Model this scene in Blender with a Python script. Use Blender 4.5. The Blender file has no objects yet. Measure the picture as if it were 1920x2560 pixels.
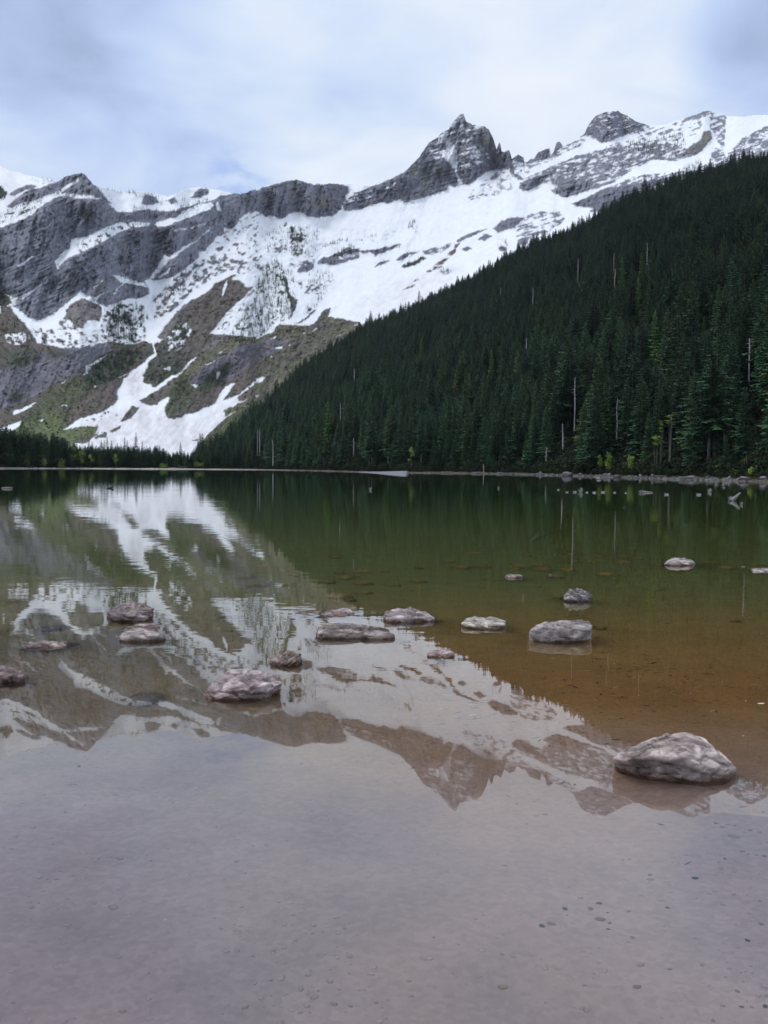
import bpy, bmesh, math
import numpy as np
from mathutils import Vector, Matrix

# ---------------------------------------------------------------- camera, sky, sun, exposure
sc = bpy.context.scene
col = sc.collection
CAM_H = 1.8
FPX = 2400.0                       # focal length in pixels of a 1920 x 2560 picture
PITCH = math.radians(2.68)
ROLL = 0.0069

cam_d = bpy.data.cameras.new('camera')
cam = bpy.data.objects.new('camera', cam_d)
col.objects.link(cam)
sc.camera = cam
cam_d.sensor_fit = 'VERTICAL'
cam_d.sensor_height = 36.0
cam_d.lens = 36.0 * FPX / 2560.0
cam_d.clip_start = 0.05
cam_d.clip_end = 20000.0
_F = Vector((0, math.cos(PITCH), -math.sin(PITCH)))
_U0 = Vector((0, math.sin(PITCH), math.cos(PITCH)))
_R0 = Vector((1, 0, 0))
CU = (math.cos(ROLL) * _U0 - math.sin(ROLL) * _R0)
CR = (math.cos(ROLL) * _R0 + math.sin(ROLL) * _U0)
_m = Matrix.Identity(4)
for i in range(3):
    _m[i][0], _m[i][1], _m[i][2] = CR[i], CU[i], -_F[i]
_m[2][3] = CAM_H
cam.matrix_world = _m
sc.render.resolution_x = 768
sc.render.resolution_y = 1024

SUN_EL, SUN_AZ = math.radians(60), math.radians(-80)   # azimuth from +Y, clockwise seen from above
world = bpy.data.worlds.new('World')
sc.world = world
world.use_nodes = True
wt = world.node_tree
wt.nodes.clear()


def N(nt, typ, **kw):
    n = nt.nodes.new(typ)
    ins = kw.pop('ins', None)
    for k, v in kw.items():
        setattr(n, k, v)
    if ins:
        for k, v in ins.items():
            s = n.inputs[k]
            if isinstance(v, bpy.types.NodeSocket):
                nt.links.new(v, s)
            else:
                s.default_value = v
    return n


def ramp(nt, fac, stops, interp='LINEAR'):
    r = nt.nodes.new('ShaderNodeValToRGB')
    r.color_ramp.interpolation = interp
    e = r.color_ramp.elements
    while len(e) < len(stops):
        e.new(0.5)
    for el, (p, c) in zip(e, stops):
        el.position = p
        el.color = (c[0], c[1], c[2], 1) if not isinstance(c, (int, float)) else (c, c, c, 1)
    nt.links.new(fac, r.inputs[0])
    return r.outputs[0]


def mixc(nt, fac, a, b, blend='MIX'):
    m = nt.nodes.new('ShaderNodeMix')
    m.data_type = 'RGBA'
    m.blend_type = blend
    for s, v in ((m.inputs[0], fac), (m.inputs[6], a), (m.inputs[7], b)):
        if isinstance(v, bpy.types.NodeSocket):
            nt.links.new(v, s)
        elif isinstance(v, (int, float)):
            s.default_value = v
        else:
            s.default_value = (v[0], v[1], v[2], 1)
    return m.outputs[2]


def maths(nt, op, a, b=None, clamp=False):
    m = nt.nodes.new('ShaderNodeMath')
    m.operation = op
    m.use_clamp = clamp
    for s, v in ((m.inputs[0], a), (m.inputs[1], b)):
        if v is None:
            continue
        if isinstance(v, bpy.types.NodeSocket):
            nt.links.new(v, s)
        else:
            s.default_value = v
    return m.outputs[0]


def maprange(nt, v, a, b, c=0.0, d=1.0, smooth=True):
    m = nt.nodes.new('ShaderNodeMapRange')
    if smooth:
        m.interpolation_type = 'SMOOTHSTEP'
    nt.links.new(v, m.inputs[0])
    for i, x in enumerate((a, b, c, d)):
        m.inputs[i + 1].default_value = x
    return m.outputs[0]


def dir_of(px, py):
    d = _F * 1.0 + CR * ((px - 960.0) / FPX) + CU * ((1280.0 - py) / FPX)
    return d.normalized()


# sky: physical sky seen through holes in a broken high overcast
skyt = N(wt, 'ShaderNodeTexSky', sky_type='NISHITA', sun_disc=False)
skyt.sun_elevation = SUN_EL
skyt.sun_rotation = SUN_AZ
tc = N(wt, 'ShaderNodeTexCoord')
nrm = N(wt, 'ShaderNodeVectorMath', operation='NORMALIZE', ins={0: tc.outputs['Generated']})
sep = N(wt, 'ShaderNodeSeparateXYZ', ins={0: nrm.outputs[0]})
zz = maths(wt, 'MAXIMUM', sep.outputs[2], 0.0)
zz = maths(wt, 'ADD', zz, 0.22)
cx = maths(wt, 'DIVIDE', sep.outputs[0], zz)
cy = maths(wt, 'DIVIDE', sep.outputs[1], zz)
cp = N(wt, 'ShaderNodeCombineXYZ', ins={0: cx, 1: cy, 2: 0.0})
n1 = N(wt, 'ShaderNodeTexNoise', ins={'Vector': cp.outputs[0], 'Scale': 1.35, 'Detail': 6.0, 'Roughness': 0.5, 'Distortion': 0.25})
n2 = N(wt, 'ShaderNodeTexNoise', ins={'Vector': cp.outputs[0], 'Scale': 3.6, 'Detail': 6.0, 'Roughness': 0.5, 'Distortion': 0.5})
nn = maths(wt, 'ADD', maths(wt, 'MULTIPLY', n1.outputs[0], 0.62), maths(wt, 'MULTIPLY', n2.outputs[0], 0.38))


def lobe(px, py, ang, power=1.0):
    d = dir_of(px, py)
    dp = N(wt, 'ShaderNodeVectorMath', operation='DOT_PRODUCT', ins={0: nrm.outputs[0], 1: (d.x, d.y, d.z)})
    return maprange(wt, dp.outputs['Value'], math.cos(math.radians(ang)), 1.0, 0.0, power)


bright = lobe(1640, 170, 13, 0.09)
lowwhite = lobe(1000, 420, 17, 0.05)
darkc = lobe(2000, 90, 6.5, 0.27)
darkl = lobe(-150, -150, 22, 0.16)
hole = lobe(592, 458, 2.2, 1.0)
nn = maths(wt, 'ADD', nn, bright)
nn = maths(wt, 'ADD', nn, lowwhite)
nn = maths(wt, 'SUBTRACT', maths(wt, 'SUBTRACT', nn, darkc), darkl)
cloud = ramp(wt, nn, [(0.24, (0.36, 0.45, 0.68)), (0.38, (0.53, 0.66, 0.95)), (0.48, (0.68, 0.80, 1.0)), (0.58, (0.84, 0.91, 1.03)), (0.72, (0.96, 1.0, 1.05))])
skys = N(wt, 'ShaderNodeVectorMath', operation='SCALE', ins={0: skyt.outputs[0], 'Scale': 0.12})
hn = N(wt, 'ShaderNodeTexNoise', ins={'Vector': cp.outputs[0], 'Scale': 9.0, 'Detail': 5.0, 'Roughness': 0.55})
holem = maths(wt, 'MULTIPLY', hole, maprange(wt, hn.outputs[0], 0.42, 0.62))
cover = maths(wt, 'SUBTRACT', 0.97, maths(wt, 'MULTIPLY', holem, 0.10))
cloud = mixc(wt, maths(wt, 'MULTIPLY', holem, 0.65), cloud, (0.33, 0.50, 0.96))
skyc = mixc(wt, cover, skys.outputs[0], cloud)
bg = N(wt, 'ShaderNodeBackground', ins={'Color': skyc, 'Strength': 1.0})
wo = N(wt, 'ShaderNodeOutputWorld', ins={'Surface': bg.outputs[0]})

sun_d = bpy.data.lights.new('sun', 'SUN')
sun_d.energy = 1.45
sun_d.angle = math.radians(16)
sun_d.color = (1.0, 0.97, 0.92)
sun = bpy.data.objects.new('sun', sun_d)
col.objects.link(sun)
_sd = Vector((math.sin(SUN_AZ) * math.cos(SUN_EL), math.cos(SUN_AZ) * math.cos(SUN_EL), math.sin(SUN_EL)))
sun.rotation_euler = _sd.to_track_quat('Z', 'Y').to_euler()

sc.view_settings.view_transform = 'Standard'
sc.view_settings.look = 'None'
sc.view_settings.exposure = 0.0
sc.view_settings.gamma = 1.0
sc.view_settings.use_curve_mapping = False
sc.render.engine = 'CYCLES'
sc.cycles.max_bounces = 8
sc.cycles.diffuse_bounces = 3
sc.cycles.glossy_bounces = 4
sc.cycles.transmission_bounces = 6
sc.cycles.transparent_max_bounces = 8
sc.cycles.volume_bounces = 0
sc.cycles.use_denoising = True
sc.cycles.sample_clamp_indirect = 8.0

# ---------------------------------------------------------------- helpers
_Fn, _CRn, _CUn = np.array(_F), np.array(CR), np.array(CU)
CAMP = np.array((0.0, 0.0, CAM_H))


def rays(px, py):
    """directions through picture coordinates, scaled so that their y component is 1"""
    px, py = np.asarray(px, float), np.asarray(py, float)
    d = _Fn + _CRn * ((px - 960.0) / FPX)[..., None] + _CUn * ((1280.0 - py) / FPX)[..., None]
    return d / d[..., 1:2]


def at_depth(px, py, Y):
    d = rays(px, py)
    return CAMP + d * np.asarray(Y, float)[..., None]


def on_plane(px, py, z=0.0):
    d = rays(px, py)
    t = (z - CAM_H) / d[..., 2]
    return CAMP + d * t[..., None]


def hor(px):                       # picture row of the horizon
    return 1280.0 - FPX * math.tan(PITCH) + (np.asarray(px, float) - 960.0) * ROLL


def project(P):
    P = np.asarray(P, float) - CAMP
    f = P @ _Fn
    return 960.0 + FPX * (P @ _CRn) / f, 1280.0 - FPX * (P @ _CUn) / f


class Perlin:
    def __init__(self, seed):
        r = np.random.RandomState(seed)
        a = r.rand(256, 256) * 2 * np.pi
        self.gx, self.gy = np.cos(a), np.sin(a)

    def __call__(self, x, y):
        xi, yi = np.floor(x).astype(int), np.floor(y).astype(int)
        fx, fy = x - xi, y - yi
        u, v = fx * fx * fx * (fx * (fx * 6 - 15) + 10), fy * fy * fy * (fy * (fy * 6 - 15) + 10)
        x0, y0, x1, y1 = xi & 255, yi & 255, (xi + 1) & 255, (yi + 1) & 255
        g = lambda a, b, dx, dy: self.gx[b, a] * dx + self.gy[b, a] * dy
        n0 = g(x0, y0, fx, fy) * (1 - u) + g(x1, y0, fx - 1, fy) * u
        n1 = g(x0, y1, fx, fy - 1) * (1 - u) + g(x1, y1, fx - 1, fy - 1) * u
        return (n0 * (1 - v) + n1 * v) * 1.5


def fbm(x, y, octv=4, seed=0, gain=0.5):
    p = Perlin(seed)
    s, a, t = 0.0, 1.0, 0.0
    for i in range(octv):
        s = s + a * p(x * 2 ** i + 17.3 * i, y * 2 ** i + 5.1 * i)
        t += a
        a *= gain
    return s / t * 1.3


_r3 = np.random.RandomState(77)
LAT = _r3.rand(64, 64, 64).astype(np.float32)


def vnoise3(P):
    i = np.floor(P).astype(int)
    f = P - i
    f = f * f * (3 - 2 * f)
    i &= 63
    j = (i + 1) & 63
    fx, fy, fz = f[:, 0], f[:, 1], f[:, 2]
    c = 0.0
    for a, wx in ((i, 1 - fx), (j, fx)):
        for b, wy in ((i, 1 - fy), (j, fy)):
            for d, wz in ((i, 1 - fz), (j, fz)):
                c = c + LAT[a[:, 0], b[:, 1], d[:, 2]] * wx * wy * wz
    return c * 2 - 1


def fbm3(P, octv=4, gain=0.5):
    s, a, t = 0.0, 1.0, 0.0
    for k in range(octv):
        s = s + a * vnoise3(P * 2 ** k + 11.7 * k)
        t += a
        a *= gain
    return s / t


def tag(o, label=None, cat=None, group=None, kind=None):
    for k, v in (('label', label), ('category', cat), ('group', group), ('kind', kind)):
        if v:
            o[k] = v
    return o


def mesh_np(name, verts, faces, smooth=False):
    """faces: (n,3) or (n,4) int array"""
    me = bpy.data.meshes.new(name)
    verts = np.ascontiguousarray(verts, dtype=np.float32)
    faces = np.ascontiguousarray(faces, dtype=np.int32)
    k = faces.shape[1]
    me.vertices.add(len(verts))
    me.vertices.foreach_set('co', verts.ravel())
    me.loops.add(faces.size)
    me.loops.foreach_set('vertex_index', faces.ravel())
    me.polygons.add(len(faces))
    me.polygons.foreach_set('loop_start', np.arange(0, faces.size, k, dtype=np.int32))
    me.polygons.foreach_set('loop_total', np.full(len(faces), k, dtype=np.int32))
    if smooth:
        me.polygons.foreach_set('use_smooth', np.ones(len(faces), dtype=bool))
    me.update(calc_edges=True)
    return me


def link(name, me, mat=None, parent=None):
    o = bpy.data.objects.new(name, me)
    col.objects.link(o)
    if mat is not None and not me.materials:
        me.materials.append(mat)
    if parent is not None:
        o.parent = parent
    return o


def set_col(me, rgb, name='Col'):
    a = me.color_attributes.new(name, 'FLOAT_COLOR', 'POINT')
    c = np.ones((len(me.vertices), 4), dtype=np.float32)
    c[:, :3] = rgb
    a.data.foreach_set('color', c.ravel())


def material(name):
    m = bpy.data.materials.new(name)
    m.use_nodes = True
    nt = m.node_tree
    nt.nodes.clear()
    out = nt.nodes.new('ShaderNodeOutputMaterial')
    b = nt.nodes.new('ShaderNodeBsdfPrincipled')
    nt.links.new(b.outputs[0], out.inputs[0])
    b.inputs['Roughness'].default_value = 0.85
    b.inputs['Specular IOR Level'].default_value = 0.25
    return m, nt, b


def bumpn(nt, b, h, strength=0.5, dist=0.1):
    n = N(nt, 'ShaderNodeBump', ins={'Strength': strength, 'Distance': dist, 'Height': h})
    nt.links.new(n.outputs[0], b.inputs['Normal'])


def grid_faces(nr, nc, wrap=False):
    r, c = np.meshgrid(np.arange(nr - 1), np.arange(nc if wrap else nc - 1), indexing='ij')
    c2 = (c + 1) % nc
    a, b = r * nc + c, r * nc + c2
    return np.stack([a, b, b + nc, a + nc], -1).reshape(-1, 4)
# ---------------------------------------------------------------- shoreline of the lake
SH_PX = np.array([-900, -300, 0, 200, 480, 640, 800, 900, 1020, 1100, 1280, 1500, 1700, 1920, 2120, 2600, 4000.])
SH_Y = np.array([260, 380, 415, 465, 485, 480, 400, 330, 300, 305, 272, 205, 166, 139, 124, 105, 80.])
SH_U = (SH_PX - 960) / FPX          # x / y of each shoreline point


def shore_y(px):
    return np.interp(px, SH_PX, SH_Y)


# ---------------------------------------------------------------- mountain: traced regions of rock, snow and scree
RX0, RY0, RST = -240.0, 200.0, 2.0
RW, RH = int((2160 - RX0) / RST), int((1240 - RY0) / RST)
RXX, RYY = np.meshgrid(RX0 + RST * (np.arange(RW) + 0.5), RY0 + RST * (np.arange(RH) + 0.5))


def fill(poly):
    p = np.asarray(poly, float)
    m = np.zeros((RH, RW), bool)
    j0, j1 = max(0, int((p[:, 1].min() - RY0) / RST) - 1), min(RH, int((p[:, 1].max() - RY0) / RST) + 2)
    i0, i1 = max(0, int((p[:, 0].min() - RX0) / RST) - 1), min(RW, int((p[:, 0].max() - RX0) / RST) + 2)
    if j1 <= j0 or i1 <= i0:
        return m
    X, Y = WX[j0:j1, i0:i1], WY[j0:j1, i0:i1]
    s = np.zeros(X.shape, bool)
    n = len(p)
    for k in range(n):
        x1, y1 = p[k]
        x2, y2 = p[(k + 1) % n]
        if y1 == y2:
            continue
        s ^= ((Y >= min(y1, y2)) & (Y < max(y1, y2)) & (X < x1 + (Y - y1) * (x2 - x1) / (y2 - y1)))
    m[j0:j1, i0:i1] = s
    return m


def blur(a, r):
    """box blur twice, r in raster cells"""
    for _ in range(2):
        for ax in (0, 1):
            k = 2 * r + 1
            pad = [(0, 0)] * a.ndim
            pad[ax] = (r + 1, r)
            c = np.cumsum(np.pad(a, pad, mode='edge'), axis=ax)
            n = a.shape[ax]
            hi = np.take(c, np.arange(k, k + n), axis=ax)
            lo = np.take(c, np.arange(0, n), axis=ax)
            a = (hi - lo) / k
    return a


# polygon edges are read through a small warp so that they come out ragged
WX = RXX + 5.0 * fbm(RXX / 26, RYY / 26, 4, 3, 0.6)
WY = RYY + 4.0 * fbm(RXX / 22, RYY / 22, 4, 4, 0.6)
_A, _B, _C, _D, _E = (0, 380), (640, 240), (1280, 240), (0, 760), (640, 640)
K = 2.592


def T(o, pts):
    v = np.array(pts, float).reshape(-1, 2)
    return v / K + np.array(o, float)


S = np.full((RH, RW), 0.93)
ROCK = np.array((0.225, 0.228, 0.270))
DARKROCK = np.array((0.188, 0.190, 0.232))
BROWN = np.array((0.135, 0.110, 0.098))
SCREE = np.array((0.22, 0.205, 0.205))
MEADOW = np.array((0.145, 0.140, 0.085))
BRIGHTG = np.array((0.125, 0.165, 0.06))
SHRUB = np.array((0.060, 0.072, 0.055))
PURPLE = np.array((0.17, 0.155, 0.19))
C = np.tile(ROCK, (RH, RW, 1))
RATE = np.ones((RH, RW))


def paint(o, pts, s=None, c=None, rate=None, edge=0):
    m = fill(T(o, pts)).astype(float)
    if edge:
        m = blur(m, edge)
    if s is not None:
        S[:] = S * (1 - m) + s * m
    if c is not None:
        C[:] = C * (1 - m[..., None]) + np.asarray(c) * m[..., None]
    if rate is not None:
        RATE[:] = RATE * (1 - m) + rate * m


CLIFF = 0.22
# --- upper left
paint(_A, [-700,470, 0,490, 60,470, 160,430, 230,390, 290,330, 380,285, 440,282, 520,300, 600,312, 680,300, 720,350, 760,385, 820,395, 940,395, 1110,405, 1150,372, 1230,350, 1380,310, 1420,285, 1540,262, 1659,240, 1680,385, 1600,390, 1560,430, 1520,490, 1480,505, 1460,490, 1450,430, 1460,530, 1400,555, 1330,640, 1290,640, 1290,680, 1200,760, 1130,800, 1050,830, 1000,830, 960,820, 940,835, 960,880, 970,920, 900,950, 830,950, 780,970, 690,1000, 620,975, 560,940, 500,930, 440,980, 390,1010, 340,1060, 240,1090, 180,1070, 130,1020, 80,1000, 60,960, 80,935, 40,920, -700,890], 0.06, ROCK, CLIFF)
paint(_A, [380,190, 420,160, 470,140, 520,125, 560,135, 600,190, 640,240, 690,300, 730,330, 700,340, 600,312, 520,300, 440,265, 400,268, 500,190, 500,172, 420,225, 360,265, 300,280, 200,320, 120,350, 90,362, 40,348, 100,300, 200,240, 260,235, 330,205], 0.03, ROCK, CLIFF)
paint(_A, [420,228, 500,168, 512,182, 440,238, 375,290, 340,300], 0.9, None, 1.3)
paint(_A, [440,268, 530,272, 600,285, 660,298, 640,308, 520,300, 455,288], 0.92, None, 1.3)
paint(_A, [60,270, 130,228, 200,205, 240,225, 160,250, 90,285], 0.1, ROCK, 0.4)
paint(_A, [-60,210, 10,222, 50,262, 30,300, -60,310], 0.3, SHRUB)
paint(_A, [0,400, 120,340, 250,300, 260,340, 200,400, 100,440, 0,470], 0.66, SHRUB)
for q in ([920,310, 950,268, 1010,298, 1030,330, 960,345, 920,335], [1090,310, 1130,290, 1150,325, 1110,330], [1240,290, 1300,232, 1350,240, 1350,265, 1290,300],
          [780,395, 860,385, 960,372, 1080,385, 1180,375, 1180,410, 1000,430, 900,440, 830,440]):
    paint(_A, q, 0.16, DARKROCK)
paint(_A, [370,765, 400,720, 440,685, 520,655, 640,595, 750,530, 840,490, 800,450, 735,470, 640,505, 560,550, 465,562, 450,620, 415,645, 365,695, 348,712], 0.97, None, 1.6)
paint(_A, [520,600, 600,560, 700,500, 770,480, 830,495, 750,535, 640,595, 520,655, 480,670], 0.66, SHRUB, 1.4)
paint(_A, [830,455, 870,445, 980,460, 960,475, 900,488, 840,480], 0.9, None, 1.5)
paint(_A, [1000,472, 1030,445, 1130,425, 1200,380, 1290,340, 1370,322, 1385,350, 1370,368, 1280,398, 1200,432, 1110,470, 1030,487], 0.93, None, 1.6)
paint(_A, [1390,325, 1412,320, 1445,392, 1405,372], 0.9)
paint(_A, [1120,500, 1220,490, 1340,455, 1350,462, 1230,505, 1130,512], 0.55)
for q in ([105,732, 160,705, 225,668, 222,680, 160,722, 115,740], [22,792, 65,763, 50,787], [70,937, 130,945, 190,905, 268,852, 264,870, 200,920, 140,962, 85,998, 66,965],
          [600,887, 660,830, 678,820, 640,862], [722,793, 800,808, 850,828, 930,848, 955,872, 880,864, 812,852, 740,922, 733,915, 800,855, 762,822],
          [786,778, 838,822, 800,802], [828,768, 856,795], [0,1020, 60,1005, 50,1018, 0,1040], [640,1010, 610,975, 600,950, 560,935, 620,938, 682,903, 650,935, 625,965]):
    paint(_A, q, 0.93)
paint(_A, [560,935, 620,940, 600,955, 640,1000, 700,1012, 740,990, 800,958, 860,965, 900,1012, 930,1005, 940,1141, 720,1141, 680,1060, 650,1040, 600,985], 0.80, SHRUB)
paint(_A, [430,1000, 530,950, 590,960, 640,1010, 660,1045, 600,1060, 560,1090, 540,1141, 450,1141, 400,1110, 420,1060], 0.16, SCREE, 0.9)
paint(_A, [75,1035, 130,1013, 120,1045, 180,1080, 240,1097, 340,1062, 400,1005, 490,930, 525,895, 530,915, 560,935, 500,962, 430,1010, 420,1062, 350,1112, 230,1141, 190,1132, 130,1082], 0.93, None, 1.4)
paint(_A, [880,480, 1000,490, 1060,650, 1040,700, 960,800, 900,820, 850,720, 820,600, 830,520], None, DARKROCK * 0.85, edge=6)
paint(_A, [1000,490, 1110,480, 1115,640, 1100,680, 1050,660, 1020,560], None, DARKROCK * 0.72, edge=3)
# snow gully
paint(_A, [960,822, 990,790, 1050,690, 1062,662, 1095,682, 1190,610, 1280,568, 1362,488, 1352,512, 1240,602, 1180,642, 1100,702, 1040,772, 1000,815], 0.95, None, 1.2)
paint(_A, [1110,742, 1060,790, 1020,812, 1030,825, 1090,780], 0.9)
# right of the gully
paint(_A, [1455,495, 1520,500, 1600,385, 1700,385, 1700,770, 1500,760, 1480,700, 1400,660, 1340,660, 1400,560, 1460,545], 0.66, ROCK, 1.0)
paint(_A, [1700,750, 1560,790, 1480,760, 1400,800, 1290,880, 1180,960, 1110,1040, 1060,1060, 1000,1080, 990,960, 1050,900, 1120,830, 1210,760, 1300,690, 1400,660, 1500,700, 1700,700], 0.53, ROCK, 0.9)
paint(_A, [1700,820, 1580,850, 1500,800, 1400,850, 1330,920, 1240,960, 1150,1050, 1080,1141, 1700,1160], 0.14, BROWN, 0.9)
paint(_A, [1620,800, 1700,780, 1700,860, 1590,880, 1560,830, 1500,830, 1510,800], 0.75)
paint(_A, [1470,830, 1480,830, 1440,935, 1432,930, 1445,870], 0.93)
paint(_A, [0,1000, 60,1000, 100,1050, 190,1141, 0,1141], 0.05, BROWN)
paint(_A, [-700,900, 0,905, 60,935, 75,975, 40,1000, -700,990], 0.05, SHRUB)

# --- lower left (everything below is ground and brush unless it is painted)
paint(_D, [-700,100, 0,60, 60,70, 130,130, 190,160, 240,250, 400,280, 480,295, 560,268, 650,265, 720,245, 850,260, 930,240, 1000,260, 1040,240, 1130,130, 1250,30, 1659,40, 1659,1300, -700,1300], 0.04, BROWN, 0.9)
paint(_D, [190,150, 260,160, 340,150, 400,100, 450,85, 480,150, 520,170, 560,205, 640,165, 680,60, 660,0, 930,0, 935,150, 950,220, 850,255, 720,245, 650,262, 550,268, 480,295, 400,280, 300,265, 240,245], 0.60, SCREE)
paint(_D, [700,30, 760,0, 870,0, 930,60, 940,230, 850,255, 700,245], 0.55, SHRUB)
paint(_D, [430,10, 540,-20, 640,0, 660,60, 640,110, 560,100, 500,80, 450,60], 0.10, SCREE)
paint(_D, [30,190, 180,180, 195,230, 110,268, 40,250], 0.55, SHRUB)
paint(_D, [75,40, 130,28, 110,60, 180,92, 240,107, 300,97, 380,40, 450,-10, 520,-40, 430,30, 350,120, 240,160, 190,150, 130,100], 0.93)
paint(_D, [0,60, 100,80, 200,165, 240,250, 200,290, 60,300, -700,300, -700,60], None, BROWN * 0.9)
paint(_D, [-700,420, 0,440, 80,360, 250,320, 400,285, 520,280, 700,245, 720,300, 600,370, 540,430, 480,470, 350,520, 250,580, 160,640, 60,665, 0,680, -700,720], 0.02, np.array((0.185, 0.18, 0.215)), 0.45)
for q in ([0,280, 150,290, 250,285, 265,330, 180,400, 60,420, -100,400], [300,300, 420,290, 470,330, 380,350, 300,350], [60,560, 160,560, 140,640, 40,630]):
    paint(_D, q, 0.0, SHRUB, edge=3)
paint(_D, [560,440, 600,390, 700,340, 800,300, 930,290, 960,240, 1000,320, 900,400, 820,450, 760,480, 680,530, 600,535, 540,510], 0.04, SHRUB, edge=2)
paint(_D, [540,462, 560,400, 620,368, 692,333, 650,372, 600,398, 572,440, 550,466], 0.75, SHRUB)
paint(_D, [900,470, 960,400, 1020,330, 1020,260, 1100,240, 1180,330, 1180,400, 1160,440, 1060,500, 990,530, 930,510], 0.05, SHRUB, edge=2)
paint(_D, [1100,150, 1200,120, 1240,170, 1180,290, 1100,320, 1080,220], 0.40, SHRUB)
paint(_D, [1050,425, 1105,403, 1100,428], 0.9)
paint(_D, [1140,500, 1180,450, 1260,360, 1380,270, 1500,210, 1620,220, 1560,280, 1400,370, 1300,420, 1230,470, 1200,540], 0.02, MEADOW, edge=4)
paint(_D, [1060,600, 1090,540, 1150,490, 1230,480, 1250,600, 1240,650, 1200,700, 1080,730, 1065,680], 0.0, np.array((0.075, 0.095, 0.045)), edge=4)
paint(_D, [1380,380, 1470,320, 1560,265, 1700,250, 1700,330, 1560,440, 1500,500, 1430,500, 1300,520, 1230,500, 1290,440], 0.03, PURPLE, 0.5, edge=1)
paint(_D, [1280,530, 1370,430, 1480,380, 1545,370, 1500,430, 1460,480, 1340,570, 1290,580], 0.03, SHRUB, edge=2)
for q in ([1235,513, 1292,520, 1265,547], [1398,440, 1430,440, 1412,488], [1415,320, 1460,290, 1440,318], [1330,392, 1390,370, 1350,395], [1420,345, 1445,335, 1430,350]):
    paint(_D, q, 0.9)
for q in ([1050,235, 1130,140, 1230,0, 1190,0, 1090,120, 1010,215], [1290,312, 1420,200, 1500,150, 1620,40, 1659,0, 1659,60, 1540,170, 1440,240, 1320,315]):
    paint(_D, q, 0.06, SCREE, edge=1)
paint(_D, [240,640, 300,560, 420,480, 520,450, 540,520, 640,540, 540,580, 430,680, 340,720, 240,720, 150,680], 0.0, np.array((0.075, 0.09, 0.045)), edge=4)
paint(_D, [-700,900, 0,840, 160,740, 380,695, 440,720, 420,790, 480,810, 640,785, 590,850, 420,905, 400,1100, -700,1100], 0.0, BRIGHTG, edge=4)
paint(_D, [1250,900, 1350,860, 1500,720, 1659,640, 1659,1200, 1200,1200], 0.0, np.array((0.085, 0.115, 0.045)), edge=2)
paint(_D, [1440,700, 1560,640, 1700,545, 1700,650, 1520,710, 1460,730], 0.02, MEADOW)
# avalanche fan
FAN = [930,-20, 1010,-20, 985,60, 1000,150, 1022,220, 1000,270, 1017,325, 1000,347, 962,380, 950,420, 930,460, 930,508, 985,520, 990,547, 1080,490, 1160,440, 1262,340, 1268,350, 1200,422, 1120,490, 1040,542, 960,592, 900,625, 940,652, 1020,650, 1060,612, 1100,598, 1070,670, 1082,742, 1130,747, 1200,712, 1250,710, 1380,650, 1400,625, 1440,560, 1500,510, 1520,515, 1480,580, 1440,625, 1540,590, 1600,540, 1680,480, 1680,505, 1600,560, 1540,600, 1545,632, 1605,610, 1530,655, 1450,692, 1460,727, 1525,690, 1460,742, 1400,792, 1340,852, 1300,905, 1280,950, 1240,965, 1220,1100, 1040,1100, 900,1000, 740,990, 600,960, 500,945, 430,925, 415,912, 500,885, 600,860, 620,830, 640,790, 500,800, 405,812, 450,780, 560,730, 650,700, 740,650, 768,610, 755,570, 790,510, 850,430, 930,380, 1000,320, 990,260, 950,200, 930,100]
paint(_D, FAN, 0.97, np.array((0.12, 0.105, 0.10)), 1.3)
paint(_D, [420,800, 560,735, 660,700, 790,690, 900,650, 800,760, 700,850, 600,860, 640,790, 500,800], 0.72)
for q in ([790,750, 850,660, 905,668, 850,735, 812,758], [700,822, 785,785, 775,810, 720,837], [608,862, 692,830, 682,862, 620,872], [560,860, 640,835, 560,900, 440,905, 500,882], [940,645, 900,622, 990,582, 1105,538, 1092,602, 1060,612, 1020,652, 960,657], [1235,885, 1290,875, 1270,890]):
    paint(_D, q, 0.06)
paint(_D, [410,850, 450,815, 520,795, 635,790, 590,840, 500,870, 420,900], 0.0, BRIGHTG)
paint(_D, [930,60, 945,0, 1000,0, 985,60], 0.95)
for q in ([85,717, 90,690, 150,675, 228,636, 210,660, 130,702, 90,720], [-60,850, 0,808, 40,788, 142,755, 120,800, 40,840], [388,506, 428,493, 410,508], [600,528, 635,530, 620,538], [240,755, 290,740, 280,760], [760,475, 820,455, 800,470], [400,660, 440,650, 430,665]):
    paint(_D, q, 0.93)

# --- centre (E): slope under the snow basin
paint(_E, [0,540, 60,512, 100,500, 150,440, 240,448, 330,450, 390,440, 430,370, 478,333, 462,390, 520,400, 580,412, 650,422, 690,445, 700,465, 780,465, 900,560, 900,1000, -10,1000], 0.05, MEADOW)
paint(_E, [0,620, 200,560, 400,500, 560,470, 500,520, 300,640, 150,740, 0,830], None, np.array((0.13, 0.115, 0.095)), edge=6)
paint(_E, [0,560, 60,530, 150,535, 215,545, 170,600, 60,650, 0,670], 0.03, PURPLE)
paint(_E, [390,430, 440,350, 480,335, 470,380, 440,420, 520,440, 600,410, 640,425, 560,460, 420,470, 350,455], 0.15, np.array((0.10, 0.08, 0.075)))
for q in ([95,540, 130,515, 125,530], [300,500, 330,488, 320,500], [365,485, 400,455, 395,470, 375,488], [505,530, 550,505, 545,515], [115,600, 175,578, 170,600, 140,605], [200,580, 225,568, 215,582], [0,795, 50,780, 55,800, 0,830], [620,450, 660,435, 650,450], [640,530, 660,527, 655,538], [95,650, 112,645, 105,657], [0,905, 25,905, 10,915]):
    paint(_E, q, 0.9)
paint(_E, [0,180, 60,60, 130,25, 180,80, 200,200, 240,300, 232,400, 130,430, 60,500, 0,530, -300,500, -200,380], 0.68, SHRUB)
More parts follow.
